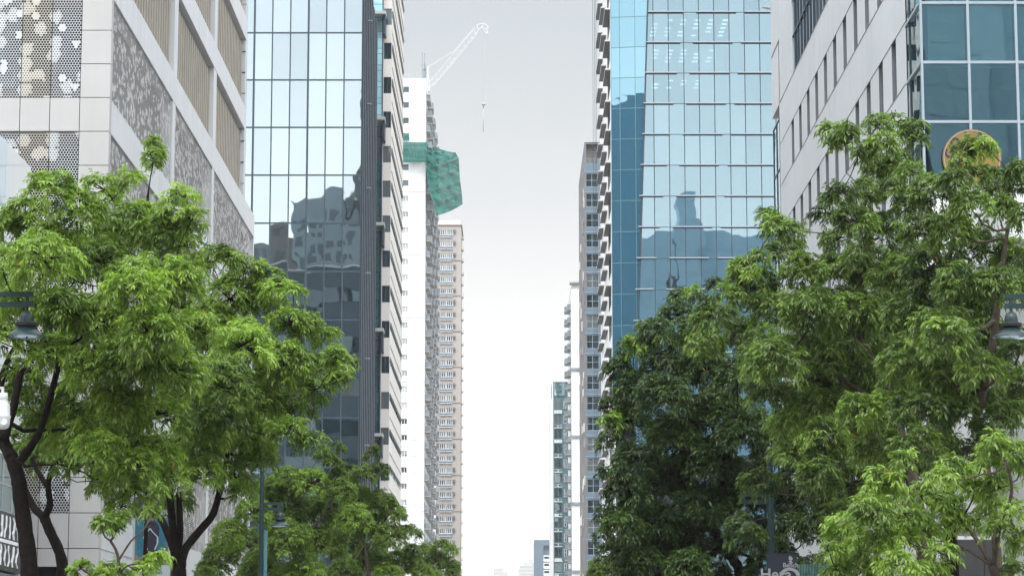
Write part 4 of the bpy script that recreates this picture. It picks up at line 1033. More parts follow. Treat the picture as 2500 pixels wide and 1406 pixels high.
for k in range(48):
    a0, a1 = 2 * math.pi * k / 48, 2 * math.pi * (k + 1) / 48
    for r0, r1 in ((.94, .965),):
        mb.quad(*[c2 + Vector((math.cos(a), 0, math.sin(a))) * rs * r for a, r in ((a0, r0), (a0, r1), (a1, r1), (a1, r0))])
mb.build('rim_line', M['brown'], SG)

# ================================================================ RIGHT: near white building
XV = 13.75; YV1 = YX(2300, 1340, XV) ; 
V = thing('white_corner_building', (XV + 8, 66, 0), 'white building with a dark grey panelled shopfront behind the leaves, lower right', 'building')
fv = Face((XV, 76, 0), (1, 0, 0), (0, -1, 0)); mV = 76 / F; X0v = P(2196, 1330, 76).x
zv = lambda py: ZF(py, 76)
mb = MB(); mb.box(P(2290, 1300, 76).x, XV + 14, 76, 80, zv(1290), zv(1000)); mb.box(X0v, P(2285, 1300, 76).x, 76.1, 79, 0, zv(1318)); mb.build('wall', M['white2'], V)
mb = MB()
for py in (1100, 1180, 1260): mb.box(P(2290, 1300, 76).x - .05, XV + 14, 75.9, 75.99, zv(py) - .03, zv(py) + .03)
mb.build('string_course', M['ledge'], V)
xa, xb = P(2308, 1350, 75.6).x, XV + 14
mb = MB(); x = xa
while x < xb: mb.box(x + .01, min(x + 1.15, xb) - .01, 75.6, 75.9, 0, zv(1318)); x += 1.15
mb.build('dark_shopfront', M['greydark'], V)
V2 = thing('white_tent_roof', (P(2500, 420, 60).x, 62, 0), 'sloping white roof edge rising at the far right beside the gym sign', 'roof')
a = P(2462, 430, 62); b = P(2560, 318, 62)
mb = MB(); mb.hexa([(a.x, 62, a.z - 1.6), (b.x + 3, 62, a.z - 1.6), (b.x + 3, 70, a.z - 1.6), (a.x, 70, a.z - 1.6), (a.x + .05, 62, a.z), (b.x + 3, 62, b.z + 2), (b.x + 3, 70, b.z + 2), (a.x + .05, 70, a.z)])
mb.build('roof_slab', M['white2'], V2)
mb = MB(); mb.box(b.x - .2, b.x + 2.8, 62.5, 69.5, 0, a.z - 1.61); mb.build('support_wall', M['white2'], V2)

# ================================================================ buildings across the junction behind the camera (mirrored in the glass)
def back(name, x0, x1, y, z, label, m1, col, st=3.6, step=None):
    o = thing(name, ((x0 + x1) / 2, y - 12, 0), label, 'building')
    mb = MB(); mb.box(x0, x1, y - 26, y, 0, z)
    if step: mb.box(x0 + step[0], x1 - step[1], y - 20, y - 3, z, z + step[2])
    mb.build('wall', m1, o)
    mb = MB(); q = 4
    while q < z - 3:
        xx = x0 + 1
        while xx < x1 - 2: mb.box(xx, xx + 1.7, y + .01, y + .1, q, q + st * .5); xx += 2.6
        q += st
    mb.build('window_bands', col, o); return o
back('office_block', -44, -31.5, -100, 103, 'dark grey office block behind the viewer, mirrored in the left glass tower', M['back1'], M['back2'], 4.2)
back('office_block', -60, -44.5, -104, 95, 'warm grey office block behind the viewer with banded windows', M['back3'], M['back2'], 4.6)
back('office_block', -31, -18, -98, 128, 'slim dark office tower behind the viewer', M['back2'], M['g_dark'], 3.6)
back('office_block', -118, -72, -120, 170, 'tallest dark tower behind the viewer, mirrored in the teal corner strip', M['back5'], M['back5'], 3.8)
back('office_block', 30, 43.5, -100, 124, 'teal grey office tower behind the viewer', M['back4'], M['back4'], 3.6)
back('office_block', 44, 52, -100, 127, 'teal grey office tower with a stepped top behind the viewer', M['back4'], M['back4'], 3.6, (2, 2, 8))
back('office_block', 52.5, 96, -106, 125, 'wide teal grey office tower behind the viewer', M['back4'], M['back4'], 3.6)

# ================================================================ street lamps
def lamp(px, py, Y, side, label):
    """py: rim of the shade; side: +1 arm reaches right from its pole"""
    h = P(px, py, Y); px_ = h.x - side * .72; o = thing('street_lamp', (px_, Y, .14), label, 'street lamp', 'green bell shaped street lamps')
    z = h.z
    mb = MB(); mb.tube([(px_, Y, .14), (px_, Y, z + 2.05)], [.10, .085], 14); mb.tube([(px_, Y, .14), (px_, Y, .9)], .15, 14); mb.lathe((px_, Y, z + 2.05), [(.085, 0), (.11, .02), (.1, .08), (0, .14)], 14); mb.build('pole', M['lampgreen'], o)
    mb = MB()
    for zz4 in (.80, .60): mb.box(px_ + side * .07, h.x + side * .12, Y - .035, Y + .035, z + zz4, z + zz4 + .1)
    mb.box(h.x - .03, h.x + .03, Y - .03, Y + .03, z + .70, z + .80); mb.build('arm', M['lampgreen'], o)
    mb = MB(); mb.lathe((h.x, Y, z), [(0, .61), (.028, .6), (.028, .53), (.06, .52), (.11, .48), (.135, .41), (.14, .36), (.14, .29)], 24); hd_ = mb.build('lamp_housing', M['lampgreen'], o, smooth=True)
    mb = MB(); mb.lathe((h.x, Y, z), [(.14, .30), (.22, .285), (.235, .262), (.18, .255), (.23, .24), (.235, .222), (.18, .205), (.17, .17)], 24); mb.build('lamp_collar', M['black'], o, smooth=True)
    mb = MB(); mb.lathe((h.x, Y, z), [(.17, .18), (.22, .15), (.30, .075), (.40, 0), (.40, -.012), (.385, -.005), (.28, .06), (.2, .10)], 28); mb.build('lamp_shade', M['lampgreen'], o, smooth=True)
    mb = MB(); mb.lathe((h.x, Y, z), [(.34, .01), (.28, -.035), (.15, -.055), (0, -.06)], 24); mb.build('lamp_lens', M['g_dark'], o, smooth=True)
    return o
l1 = lamp(64, 822, 50, 1, 'green street lamp hanging at the left edge in front of the large light green tree')
l2 = lamp(684, 1283, 98, 1, 'slim green street lamp standing whole before the low round trees, left of centre')
l3 = lamp(2470, 823, 52, -1, 'green street lamp cut by the right edge in front of the pale leaved tree')
l4 = lamp(1818, 1283, 70, -1, 'green street lamp mostly hidden in the dark tree, above the black banner')
mb = MB(); b2 = P(649, 1300, 98.2); mb.box(b2.x - .06, b2.x + .06, 98.1, 98.3, .14, P(649, 1293, 98).z)
BX = thing('service_post', (b2.x, 98.2, .14), 'short square teal post standing right against the slim street lamp', 'post'); mb.build('post', M['teal_alu'], BX)
# surveillance camera hung from lamp 1
cc = P(8, 1000, 49.8); CT = thing('security_camera', cc, 'white dome security camera hanging beside the tree trunk at the left edge', 'camera')
mb = MB(); mb.lathe(P(6, 1048, 49.8), [(0, .0), (.07, .01), (.125, .05), (.14, .12), (.145, .2), (.155, .235), (.155, .27), (.14, .285), (.135, .46), (.12, .5), (.09, .53), (.085, .6), (.09, .61), (.085, .72), (0, .73)], 24); mb.build('housing', M['cctv'], CT, smooth=True)
lp = P(9, 1029, 49.66); mb = MB(); mb.tube([lp + Vector((0, .1, 0)), lp], .06, 20); mb.build('lens_cap', M['white2'], CT, smooth=False)
mb = MB(); t_ = P(6, 978, 49.8); px_ = WL[l1.name].x; mb.tube([t_, (t_.x, 49.8, t_.z + .25), (px_ + .09, 49.95, t_.z + .25)], .035, 8); mb.build('bracket', M['cctv'], CT)

# ================================================================ poster pylon
Yp = 84.0; mP = Yp / F; xp0, xp1 = P(324, 1300, Yp).x, P(417, 1300, Yp).x
PS = thing('poster_pylon', ((xp0 + xp1) / 2, Yp + .4, .14), 'upright poster stand with a blue flip flop picture and a black header', 'poster stand')
zp = lambda py: ZF(py, Yp)
mb = MB(); mb.box(xp0, P(437, 1300, Yp).x, Yp + .06, Yp + .7, .14, zp(1212)); mb.build('cabinet', M['black'], PS)
mb = MB(); mb.box(xp0, xp0 + .07, Yp, Yp + .055, .14, zp(1264)); mb.box(xp1 - .07, xp1, Yp, Yp + .055, .14, zp(1264)); mb.box(xp0 + .071, xp1 - .071, Yp, Yp + .055, .5, zp(1378)); mb.build('poster_frame', M['postframe'], PS)
X_ = lambda px: P(px, 1320, Yp).x
mb = MB(); mb.box(xp0 + .071, xp1 - .071, Yp + .03, Yp + .055, zp(1377), zp(1264)); bd = mb.build('poster', M['postblue'], PS)
mb = MB()
# driftwood border
y_ = Yp + .024
def flat(pts, d=.0, mi=0): mb.poly([Vector((X_(a), y_ - d, zp(b))) for a, b in pts], mi)
flat([(327, 1377), (411, 1377), (411, 1362), (395, 1358), (378, 1362), (362, 1355), (345, 1360), (334, 1354), (331, 1330), (334, 1318), (327, 1312)]); flat([(411, 1377), (411, 1300), (408, 1318), (404, 1326), (407, 1340), (404, 1352)], .001)
flat([(344, 1264), (360, 1264), (385, 1264), (411, 1264), (411, 1268), (390, 1266), (372, 1270), (350, 1268)], .001); mb.build('driftwood_picture', M['postbrown'], bd)
mb = MB(); pts = [(356, 1364)]
for k in range(25):
    t = k / 24; a = math.pi * (1 - t); pts.append((370.5 + 18 * math.cos(a) * 1.0, 1292 - 21 * math.sin(a)))
pts += [(386, 1322), (383, 1340), (384, 1360), (378, 1368), (362, 1368)]
flat(pts, .003); mb.build('sandal_picture', M['postnavy'], bd)
mb = MB(); y_ = Yp + .018
for s in (-1, 1):
    cl = [(365.5, 1289), (365.5 + s * 7, 1298), (365.5 + s * 17 + 2, 1310), (369 + s * 15, 1326), (369 + s * 9, 1341)]
    for (a, b), (c, d) in zip(cl, cl[1:]): flat([(a - 1.7, b), (a + 1.7, b), (c + 1.7, d), (c - 1.7, d)], .001 if s > 0 else .002)
mb.build('strap_picture', M['poststrap'], bd)
mb = MB()
def put(s, px, py, size, sx=1, bold=True): add_text(mb, s, size, facing(Vector((X_(px), Yp - .004, zp(py)))), .004, bold, sx)
put('NATIONAL', 371, 1390, .105, 1.25); put('FLIP FLOPS DAY', 368, 1397.5, .115, 1.0); mb.build('caption', M['ink'], PS)
mb = MB()
for py in (1238, 1261): mb.box(X_(372 if py < 1250 else 382), X_(409 if py < 1250 else 406), Yp + .04, Yp + .058, zp(py + 1.2), zp(py - 1.2))
add_text(mb, 'ER', .24, facing(Vector((X_(399), Yp + .045, zp(1249.5)))), .01, True, .9); mb.build('header_lettering', M['poststrap'], PS)

# black street banner on the right
Yb = 69.0; mb = MB(); xb0, xb1 = P(1872, 1380, Yb).x, P(1946, 1380, Yb).x; zbn = lambda py: ZF(py, Yb)
BN = thing('street_banner', ((xb0 + xb1) / 2, Yb, 2.2), 'black banner with a white curled emblem hanging by the lamp post under the dark tree', 'banner')
mb.box(xb0, xb1, Yb, Yb + .03, 2.2, zbn(1352)); bb = mb.build('banner_cloth', M['signdark'], BN)
mb = MB(); mb.box(WL[l4.name].x, xb1, Yb + .35, Yb + .4, zbn(1350), zbn(1347)); mb.tube([(P(1929, 1340, Yb).x, Yb + .37, zbn(1350)), (P(1929, 1340, Yb).x, Yb + .37, zbn(1336))], .03, 6); mb.box(xb0, xb1, Yb + .031, Yb + .36, zbn(1352), zbn(1350)); mb.build('banner_arm', M['lampgreen'], BN)
mb = MB(); yy = Yb - .012
def blob(pts): mb.poly([Vector((P(a, b, Yb).x, yy, zbn(b))) for a, b in pts])
blob([(1927, 1355), (1932, 1358), (1935.5, 1362), (1934, 1366), (1931, 1368), (1927, 1367), (1925, 1362)]); mb.build('emblem', M['letter2'], BN); mb = MB(); blob([(1924, 1370), (1930, 1367.5), (1934, 1370), (1935.4, 1373), (1932, 1375.5), (1927, 1375.5), (1924.5, 1374), (1930, 1372)])
mb.build('emblem', M['letter2'], BN); mb = MB(); add_text(mb, 'Bench', .17, facing(Vector((P(1930, 1379, Yb).x, yy, zbn(1379)))), .004); add_text(mb, 'Hera', .42, facing(Vector((P(1894, 1402, Yb).x, yy, zbn(1402)))), .004)
mb.build('lettering', M['letter2'], BN)
mb = MB(); pts = [P(1929 + 19 * math.cos(math.pi * k / 14), 1400, Yb) for k in range(15)]
for k in range(14):
    a0, a1 = math.pi * k / 14, math.pi * (k + 1) / 14
    mb.poly([Vector((P(1928, 1400, Yb).x + r * math.cos(a), Yb - .01, zbn(1404) + r * math.sin(a) * .8)) for a, r in ((a0, .17), (a0, .27), (a1, .27), (a1, .17))])
mb.build('picture', M['ledge'], BN)
# green mesh hoarding
HD = thing('green_hoarding', (P(1985, 1390, 76).x, 76, .14), 'green pleated mesh hoarding under the dark tree, right of the black banner', 'hoarding')
mb = MB(); x0, x1 = P(1946, 1390, 76).x, P(2080, 1390, 76).x; n = 40
for k in range(n):
    a = x0 + (x1 - x0) * k / n; b = x0 + (x1 - x0) * (k + 1) / n; h = ZF(1376 - 6 * k / n + (2 if k % 2 else 0), 76)
    mb.hexa([(a, 76 + .05 * (k % 2), .14), (b, 76 + .05 * ((k + 1) % 2), .14), (b, 76.1, .14), (a, 76.1, .14), (a, 76 + .05 * (k % 2), h), (b, 76 + .05 * ((k + 1) % 2), h), (b, 76.1, h), (a, 76.1, h)])
mb.build('mesh_panel', M['hedge'], HD)
# ================================================================ TREES
def leaf_cloud(cen, axis, size, tint, rng, nl=8, nk=9, L=.34, ll=.19, lw=.055, droop=.8, up=.0):
    """cen, axis: (R,3). Each rosette: nl drooping compound leaves of nk leaflets. Returns verts (Q*4,3), tint per vert."""
    Rn = len(cen); cen = cen[:, None, :]; axis = axis[:, None, :]
    # local frame
    ref = np.where(np.abs(axis[..., 2:3]) > .9, np.array([1., 0, 0]), np.array([0, 0, 1.]))
    e1 = np.cross(axis, ref); e1 /= np.linalg.norm(e1, axis=-1, keepdims=True); e2 = np.cross(axis, e1)
    az = rng.uniform(0, 2 * np.pi, (Rn, nl, 1)); po = np.radians(rng.uniform(15, 95, (Rn, nl, 1)))
    d0 = axis * np.cos(po) + (e1 * np.cos(az) + e2 * np.sin(az)) * np.sin(po)
    Ls = L * size[:, None, None] * rng.uniform(.75, 1.2, (Rn, nl, 1))
    s = np.linspace(.25, 1.0, nk)[None, None, :, None]
    dr = droop * rng.uniform(.7, 1.3, (Rn, nl, 1))[:, :, None, :]
    d0 = d0[:, :, None, :]; Ls = Ls[:, :, None, :]; down = np.array([0, 0, -1.])
    p = cen[:, :, None, :] + Ls * (d0 * s + down * dr * .5 * s * s)
    tan = d0 + down * dr * s; tan = tan / np.linalg.norm(tan, axis=-1, keepdims=True)
    side = np.cross(tan, np.array([0, 0, 1.])); n_ = np.linalg.norm(side, axis=-1, keepdims=True); side = side / np.maximum(n_, .05)
    sg = np.where(np.arange(nk) % 2 == 0, 1., -1.)[None, None, :, None] * np.ones((Rn, nl, nk, 1)); sg[:, :, -1] = 0
    jit = rng.normal(0, .22, (Rn, nl, nk, 3))
    ld = tan * .65 + side * sg * .75 + down * (.35 + up) + jit; ld /= np.linalg.norm(ld, axis=-1, keepdims=True)
    lsz = ll * size[:, None, None, None] * rng.uniform(.5, 1.3, (Rn, nl, nk, 1)) * (1.05 - .35 * np.abs(s - .6))
    w = np.cross(ld, np.array([0, 0, 1.]) + rng.normal(0, .45, (Rn, nl, nk, 3))); w /= np.maximum(np.linalg.norm(w, axis=-1, keepdims=True), .05)
    wd = lw * size[:, None, None, None] * .5 * rng.uniform(.8, 1.2, (Rn, nl, nk, 1))
    a = p; b = p + ld * lsz * .45 + w * wd + down * lsz * .03; c = p + ld * lsz + down * lsz * .22; d = p + ld * lsz * .45 - w * wd + down * lsz * .03
    V = np.stack([a, b, c, d], axis=-2).reshape(-1, 3)
    ti = tint[:, None, None] + rng.normal(0, .05, (Rn, nl, 1)) + rng.normal(0, .04, (Rn, nl, nk))
    ti = np.clip(ti, 0, .92); yel = rng.uniform(0, 1, (Rn, nl, nk)) < .002; ti = np.where(yel, 1.0, ti)
    return V, np.repeat(ti.reshape(-1), 4)
def leaf_object(name, V, T, mat, parent):
    o0 = np.array(WL[parent.name]); n = len(V) // 4
    me = bpy.data.meshes.new(name); me.vertices.add(len(V)); me.vertices.foreach_set('co', (V - o0).astype(np.float32).ravel())
    me.loops.add(n * 4); me.polygons.add(n)
    me.loops.foreach_set('vertex_index', np.arange(n * 4, dtype=np.int32)); me.polygons.foreach_set('loop_start', np.arange(0, n * 4, 4, dtype=np.int32))
    at = me.attributes.new('tint', 'FLOAT', 'POINT'); at.data.foreach_set('value', T.astype(np.float32))
    me.materials.append(mat); me.update(calc_edges=True)
    o = bpy.data.objects.new(name, me); C.objects.link(o); o.parent = parent; return o
def tree(name, Y, trunk, lobes, label, mat, bark, seed, dens=41, size=0.754, tint=0.49, tvar=.16, spread=2.2, group='street trees lining the pavement',
         r0=.2, ext=None, droop=.8, base=None, back=True, nl=8, nk=9, twig=.011, cat='tree', yoff=0):
    """trunk: list of pixel paths [(px,py,radius m),...] at depth Y (first is the stem, continued straight to the ground); lobes: (px,py,r px[,tint])"""
    rng = np.random.default_rng(seed); rr = random.Random(seed)
    b = P(*trunk[0][0][:2], Y); bx = b.x + (base or 0)
    T_ = thing(name, (bx, Y, .14), label, cat, group)
    mb = MB(); nodes = []
    for i, path in enumerate(trunk):
        pts = []; rad = []
        if i == 0: pts = [Vector((bx, Y, .1)), Vector((bx, Y, .5)), Vector(((bx * 2 + b.x) / 3, Y, max(b.z * .55, .9)))]; rad = [path[0][2] * 1.5, path[0][2] * 1.12, path[0][2] * 1.05]
        for k, (px, py, r) in enumerate(path):
            pts.append(P(px, py, Y + (0 if i == 0 else (.35 * k * (1 if i % 2 else -1))))); rad.append(r)
        # smooth by subdividing (Catmull-Rom)
        sp, sr_ = [], []
        for k in range(len(pts) - 1):
            p0, p1, p2, p3 = pts[max(k - 1, 0)], pts[k], pts[k + 1], pts[min(k + 2, len(pts) - 1)]
            for q in range(4):
                t = q / 4; sp.append(.5 * ((2 * p1) + (p2 - p0) * t + (2 * p0 - 5 * p1 + 4 * p2 - p3) * t * t + (3 * p1 - p0 - 3 * p2 + p3) * t ** 3))
                sr_.append((rad[k] + (rad[k + 1] - rad[k]) * t) * (1 + .05 * math.sin(k * 9 + q * 2.3)))
        sp.append(pts[-1]); sr_.append(rad[-1]); mb.tube(sp, sr_, 10)
        if i > 0 or len(trunk) == 1: nodes += [(p, r, 0) for p, r in zip(sp[len(sp) // 2:], sr_[len(sp) // 2:])]
        else: nodes += [(sp[-1], sr_[-1], 0)]
    L_ = []
    for lb in lobes:
        px, py, r = lb[:3]; ti = lb[3] if len(lb) > 3 else None
        yy = Y + yoff + rng.uniform(-spread, spread) * (1 if r > 30 else .5); c = P(px, py, yy); L_.append((c, r * yy / F, ti))
        if back and r > 70: yy += rng.uniform(2.0, 3.6) * (1 if rng.random() < .6 else -1); L_.append((P(px + rng.uniform(-25, 25), py + rng.uniform(-10, 25), yy), r * yy / F * .95, ti))
    L_.sort(key=lambda q: (q[0] - nodes[0][0]).length)
    cen = []; axs = []; tn = []; szs = []; tw = MB()
    for c, rad, ti in L_:
        k = min(range(len(nodes)), key=lambda q: (nodes[q][0] - c).length + (0 if nodes[q][0].z < c.z + .6 else 1.2) + nodes[q][2] * .25)
        p0, r_, g_ = nodes[k]; d = c - p0; ln = d.length
        if ln > .15:
            ra = min(r_ * .75, .018 + .016 * ln + .02 * rad); rb = max(.014, ra * .45)
            bend = Vector((rr.uniform(-.15, .15), rr.uniform(-.1, .1), -.10)) * ln; pts = []; rs_ = []
            m = 7
            for q in range(m):
                t = q / (m - 1); pts.append(p0 + d * t + bend * math.sin(math.pi * t) + Vector((rr.uniform(-1, 1), rr.uniform(-1, 1), rr.uniform(-1, 1))) * .035 * ln * (0 < q < m - 1)); rs_.append(ra + (rb - ra) * t)
            mb.tube(pts, rs_, 6, cap=False)
            for q in range(2, m): nodes.append((pts[q], rs_[q], g_ + 1))
        n = max(5, int(dens * rad * rad / (size * size) * 1.0 + 3))
        u = rng.uniform(-.55, 1, n); ph = rng.uniform(0, 2 * np.pi, n); q = np.sqrt(1 - u * u)
        dv = np.stack([q * np.cos(ph), q * np.sin(ph), u], 1); rf = rng.uniform(.35, 1.0, n) ** .5
        ca = np.array(c)[None] + dv * rf[:, None] * rad * np.array([.86, .86, .78]); ax_ = dv + np.array([0, 0, .55]) + rng.normal(0, .15, (n, 3)); ax_ /= np.linalg.norm(ax_, axis=1, keepdims=True)
        cen.append(ca); axs.append(ax_); base_t = (tint + rng.normal(0, tvar * .7)) if ti is None else ti
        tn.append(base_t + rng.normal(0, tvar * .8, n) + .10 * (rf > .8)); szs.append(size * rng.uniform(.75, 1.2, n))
        for j in range(n):
            if rng.random() < .55:
                e = Vector(ca[j]); m_ = (c + e) / 2 + Vector((rr.uniform(-.06, .06), rr.uniform(-.06, .06), -.05)) * rad
                tw.tube([c, m_, e], [twig * 1.5, twig, twig * .6], 4, cap=False)
    n0 = len(mb.v); mb.v += tw.v; mb.f += [tuple(q + n0 for q in f) for f in tw.f]; mb.m += tw.m; mb.build('trunk', bark, T_, smooth=True)
    V, TT = leaf_cloud(np.concatenate(cen), np.concatenate(axs), np.concatenate(szs), np.concatenate(tn), rng, nl=nl, nk=nk, droop=droop)
    leaf_object('crown', V, TT, mat, T_); return T_
LM_light = leafmat('light_leaves', (.035, .075, .010), (.30, .43, .075), .36)
LM_mid = leafmat('mid_leaves', (.025, .06, .012), (.27, .40, .07), .34)
LM_dark = leafmat('dark_leaves', (.015, .040, .015), (.20, .33, .035), .22)
LM_right = leafmat('olive_leaves', (.02, .05, .014), (.27, .39, .08), .32)

tree('broadleaf_tree', 55, [[(72, 1406, .19), (62, 1300, .17), (50, 1215, .165), (44, 1165, .16), (28, 1115, .15)],
      [(30, 1120, .15), (8, 1075, .13), (-8, 1020, .11), (0, 940, .09), (20, 880, .07)], [(40, 1135, .11), (75, 1090, .09), (102, 1040, .075), (128, 950, .07), (148, 870, .06)],
      [(8, 1075, .10), (35, 985, .09), (52, 905, .08), (95, 860, .06), (130, 820, .05)]],
     [(130, 452, 58), (62, 525, 66), (-10, 560, 60), (8, 640, 60), (195, 520, 70), (255, 462, 46), (322, 436, 26), (110, 620, 90), (300, 560, 80), (220, 640, 95), (400, 560, 66), (436, 488, 40), (468, 538, 34), (448, 600, 50),
      (340, 690, 90), (60, 740, 70), (150, 745, 80), (250, 790, 90), (420, 690, 80), (372, 800, 85), (-10, 830, 60), (330, 880, 90), (230, 900, 80), (120, 860, 45), (70, 960, 50), (420, 900, 80), (180, 980, 70), (300, 990, 80), (390, 1010, 70), (120, 1060, 46), (215, 1070, 70), (300, 1090, 66), (380, 1110, 56), (-30, 700, 60), (470, 800, 60), (140, 1130, 34), (285, 1170, 55), (340, 1195, 40), (180, 1050, 60), (250, 1100, 60), (330, 1140, 56), (400, 1160, 50), (300, 1235, 34), (90, 1010, 44), (60, 900, 44), (150, 860, 60), (20, 760, 50)],
     'big bright yellow green tree with a dark curved trunk, leftmost in the photo', LM_light, M['bark'], 11, dens=43, size=0.740, tint=0.51, spread=2.6)
tree('sprig_tree', 60, [[(352, 1406, .05), (360, 1200, .045), (366, 900, .04), (360, 600, .035), (362, 470, .02)], [(362, 470, .02), (368, 430, .014), (374, 395, .012)]],
     [(375, 378, 24, .55), (377, 352, 20, .6), (373, 400, 16, .5), (345, 520, 36), (385, 555, 40)],
     'thin upright shoot with one pale tuft rising above the yellow green tree', LM_light, M['bark'], 12, dens=64, size=0.467, tint=0.60, spread=.6, back=False)
tree('broadleaf_tree', 60, [[(152, 1406, .14), (146, 1350, .125), (122, 1296, .12), (108, 1262, .12)],
      [(108, 1262, .10), (84, 1240, .09), (62, 1195, .075), (48, 1140, .06)], [(108, 1262, .10), (122, 1230, .08), (118, 1180, .065), (138, 1110, .05), (160, 1050, .045)], [(118, 1190, .06), (92, 1150, .05), (76, 1110, .04)]],
     [(120, 1120, 45), (190, 1095, 55), (60, 1105, 40), (240, 1130, 60), (160, 1010, 60), (90, 1040, 44), (270, 1040, 60), (330, 1110, 60), (30, 1060, 36), (250, 1180, 38)],
     'smaller tree with a dark forked stem just right of the leftmost trunk', LM_light, M['bark'], 13, dens=38, size=0.717, tint=0.38, spread=1.5)
tree('broadleaf_tree', 69, [[(438, 1406, .19), (440, 1385, .18)],
      [(436, 1390, .13), (424, 1338, .12), (398, 1275, .10), (374, 1240, .08), (350, 1180, .06)], [(438, 1388, .13), (424, 1300, .11), (416, 1220, .10), (414, 1150, .09), (440, 1060, .07)],
      [(442, 1385, .13), (452, 1340, .12), (490, 1292, .11), (522, 1250, .10), (541, 1175, .08), (560, 1090, .06)], [(430, 1370, .10), (440, 1300, .09), (436, 1200, .07)]],
     [(508, 640, 50), (560, 625, 34), (600, 668, 50), (652, 662, 26), (668, 690, 30), (715, 714, 24), (640, 740, 60), (560, 730, 70), (705, 790, 52), (758, 800, 40), (800, 822, 32), (822, 872, 34), (826, 905, 22), (776, 905, 48), (690, 890, 80), (590, 840, 80), (500, 800, 80), (520, 930, 90), (630, 980, 80), (730, 985, 60), (770, 950, 30), (762, 1075, 34), (700, 1060, 55), (600, 1070, 75), (500, 1050, 80), (420, 1130, 60), (500, 1160, 55), (570, 1160, 50), (625, 1120, 45), (450, 960, 80), (430, 1210, 36), (480, 880, 70), (430, 740, 50), (838, 888, 26), (820, 930, 24), (400, 1100, 60), (480, 1110, 60), (540, 1010, 80, .12), (650, 1030, 60, .12), (590, 1195, 24)],
     'broad light green tree on a V shaped fork of dark limbs', LM_light, M['bark'], 14, dens=43, size=0.769, tint=0.49, spread=2.6)
tree('young_tree', 47, [[(283, 1500, .035), (290, 1400, .032), (286, 1350, .028), (270, 1320, .024)], [(288, 1370, .022), (320, 1320, .018), (352, 1290, .015), (372, 1250, .012), (390, 1210, .01)], [(290, 1400, .02), (312, 1380, .016), (340, 1375, .012)], [(283, 1420, .02), (240, 1400, .016), (205, 1390, .012)]],
     [(270, 1285, 26, .35), (295, 1268, 22, .35), (250, 1278, 18, .4), (198, 1386, 20, .5), (268, 1386, 22, .55), (246, 1396, 16, .5), (345, 1388, 15, .75), (362, 1382, 10, .8), (388, 1350, 11, .9), (401, 1356, 9, .9), (372, 1354, 7, .6), (385, 1195, 16, .4), (368, 1246, 13, .5), (300, 1400, 12, .5)],
     'thin sapling with sparse bright leaf tufts in front of the poster stand', LM_light, M['barkp'], 15, dens=73, size=0.467, tint=0.60, spread=.5, back=False, group='young saplings at the kerb')
tree('broadleaf_tree', 106, [[(735, 1500, .12), (730, 1400, .1), (715, 1330, .09)], [(715, 1330, .08), (690, 1260, .05), (660, 1210, .04)], [(720, 1340, .07), (780, 1270, .05), (820, 1200, .04)]],
     [(660, 1190, 40), (710, 1170, 44), (620, 1250, 48), (760, 1180, 50), (700, 1240, 64), (560, 1300, 44), (600, 1330, 60), (780, 1250, 64), (700, 1320, 72), (640, 1390, 66), (540, 1350, 44), (520, 1390, 40), (790, 1330, 66), (740, 1395, 60), (830, 1200, 42), (812, 1130, 24, .35), (826, 1090, 16, .3), (790, 1110, 20, .3), (820, 1160, 26, .3), (860, 1265, 50), (500, 1405, 30)],
     'round olive green tree behind the slim street lamp, left of centre', LM_mid, M['barkp'], 16, dens=49, size=0.641, tint=0.56, spread=2.2, twig=.014)
tree('broadleaf_tree', 116, [[(905, 1500, .12), (900, 1400, .1), (890, 1330, .08)], [(890, 1330, .07), (870, 1270, .05), (860, 1200, .035)], [(895, 1340, .06), (930, 1290, .04), (950, 1240, .03)]],
     [(850, 1150, 24, .25), (885, 1160, 34), (905, 1110, 13, .3), (912, 1092, 9, .3), (925, 1150, 26, .25), (865, 1215, 46), (925, 1225, 44), (960, 1250, 30), (900, 1290, 56), (975, 1255, 18), (955, 1310, 46), (850, 1330, 50), (990, 1290, 12), (900, 1370, 60), (975, 1370, 46), (840, 1395, 46), (1010, 1350, 30), (1030, 1395, 26), (950, 1404, 40)],
     'dark olive tree beside the white tower base, right of the round tree', LM_mid, M['barkp'], 17, dens=49, size=0.641, tint=0.47, spread=2.0, twig=.014)
tree('broadleaf_tree', 165, [[(1078, 1500, .12), (1075, 1400, .1), (1070, 1370, .08)]],
     [(1008, 1290, 13, .3), (1018, 1300, 14, .3), (1040, 1340, 22), (1075, 1332, 22), (1100, 1340, 18), (1062, 1370, 34), (1095, 1380, 26), (1030, 1375, 24), (1105, 1400, 24), (1050, 1404, 30), (1000, 1395, 24)],
     'small hazy green tree in front of the taupe tower, farthest on the left side', LM_mid, M['barkp'], 18, dens=44, size=0.717, tint=0.50, spread=1.5, twig=.02)

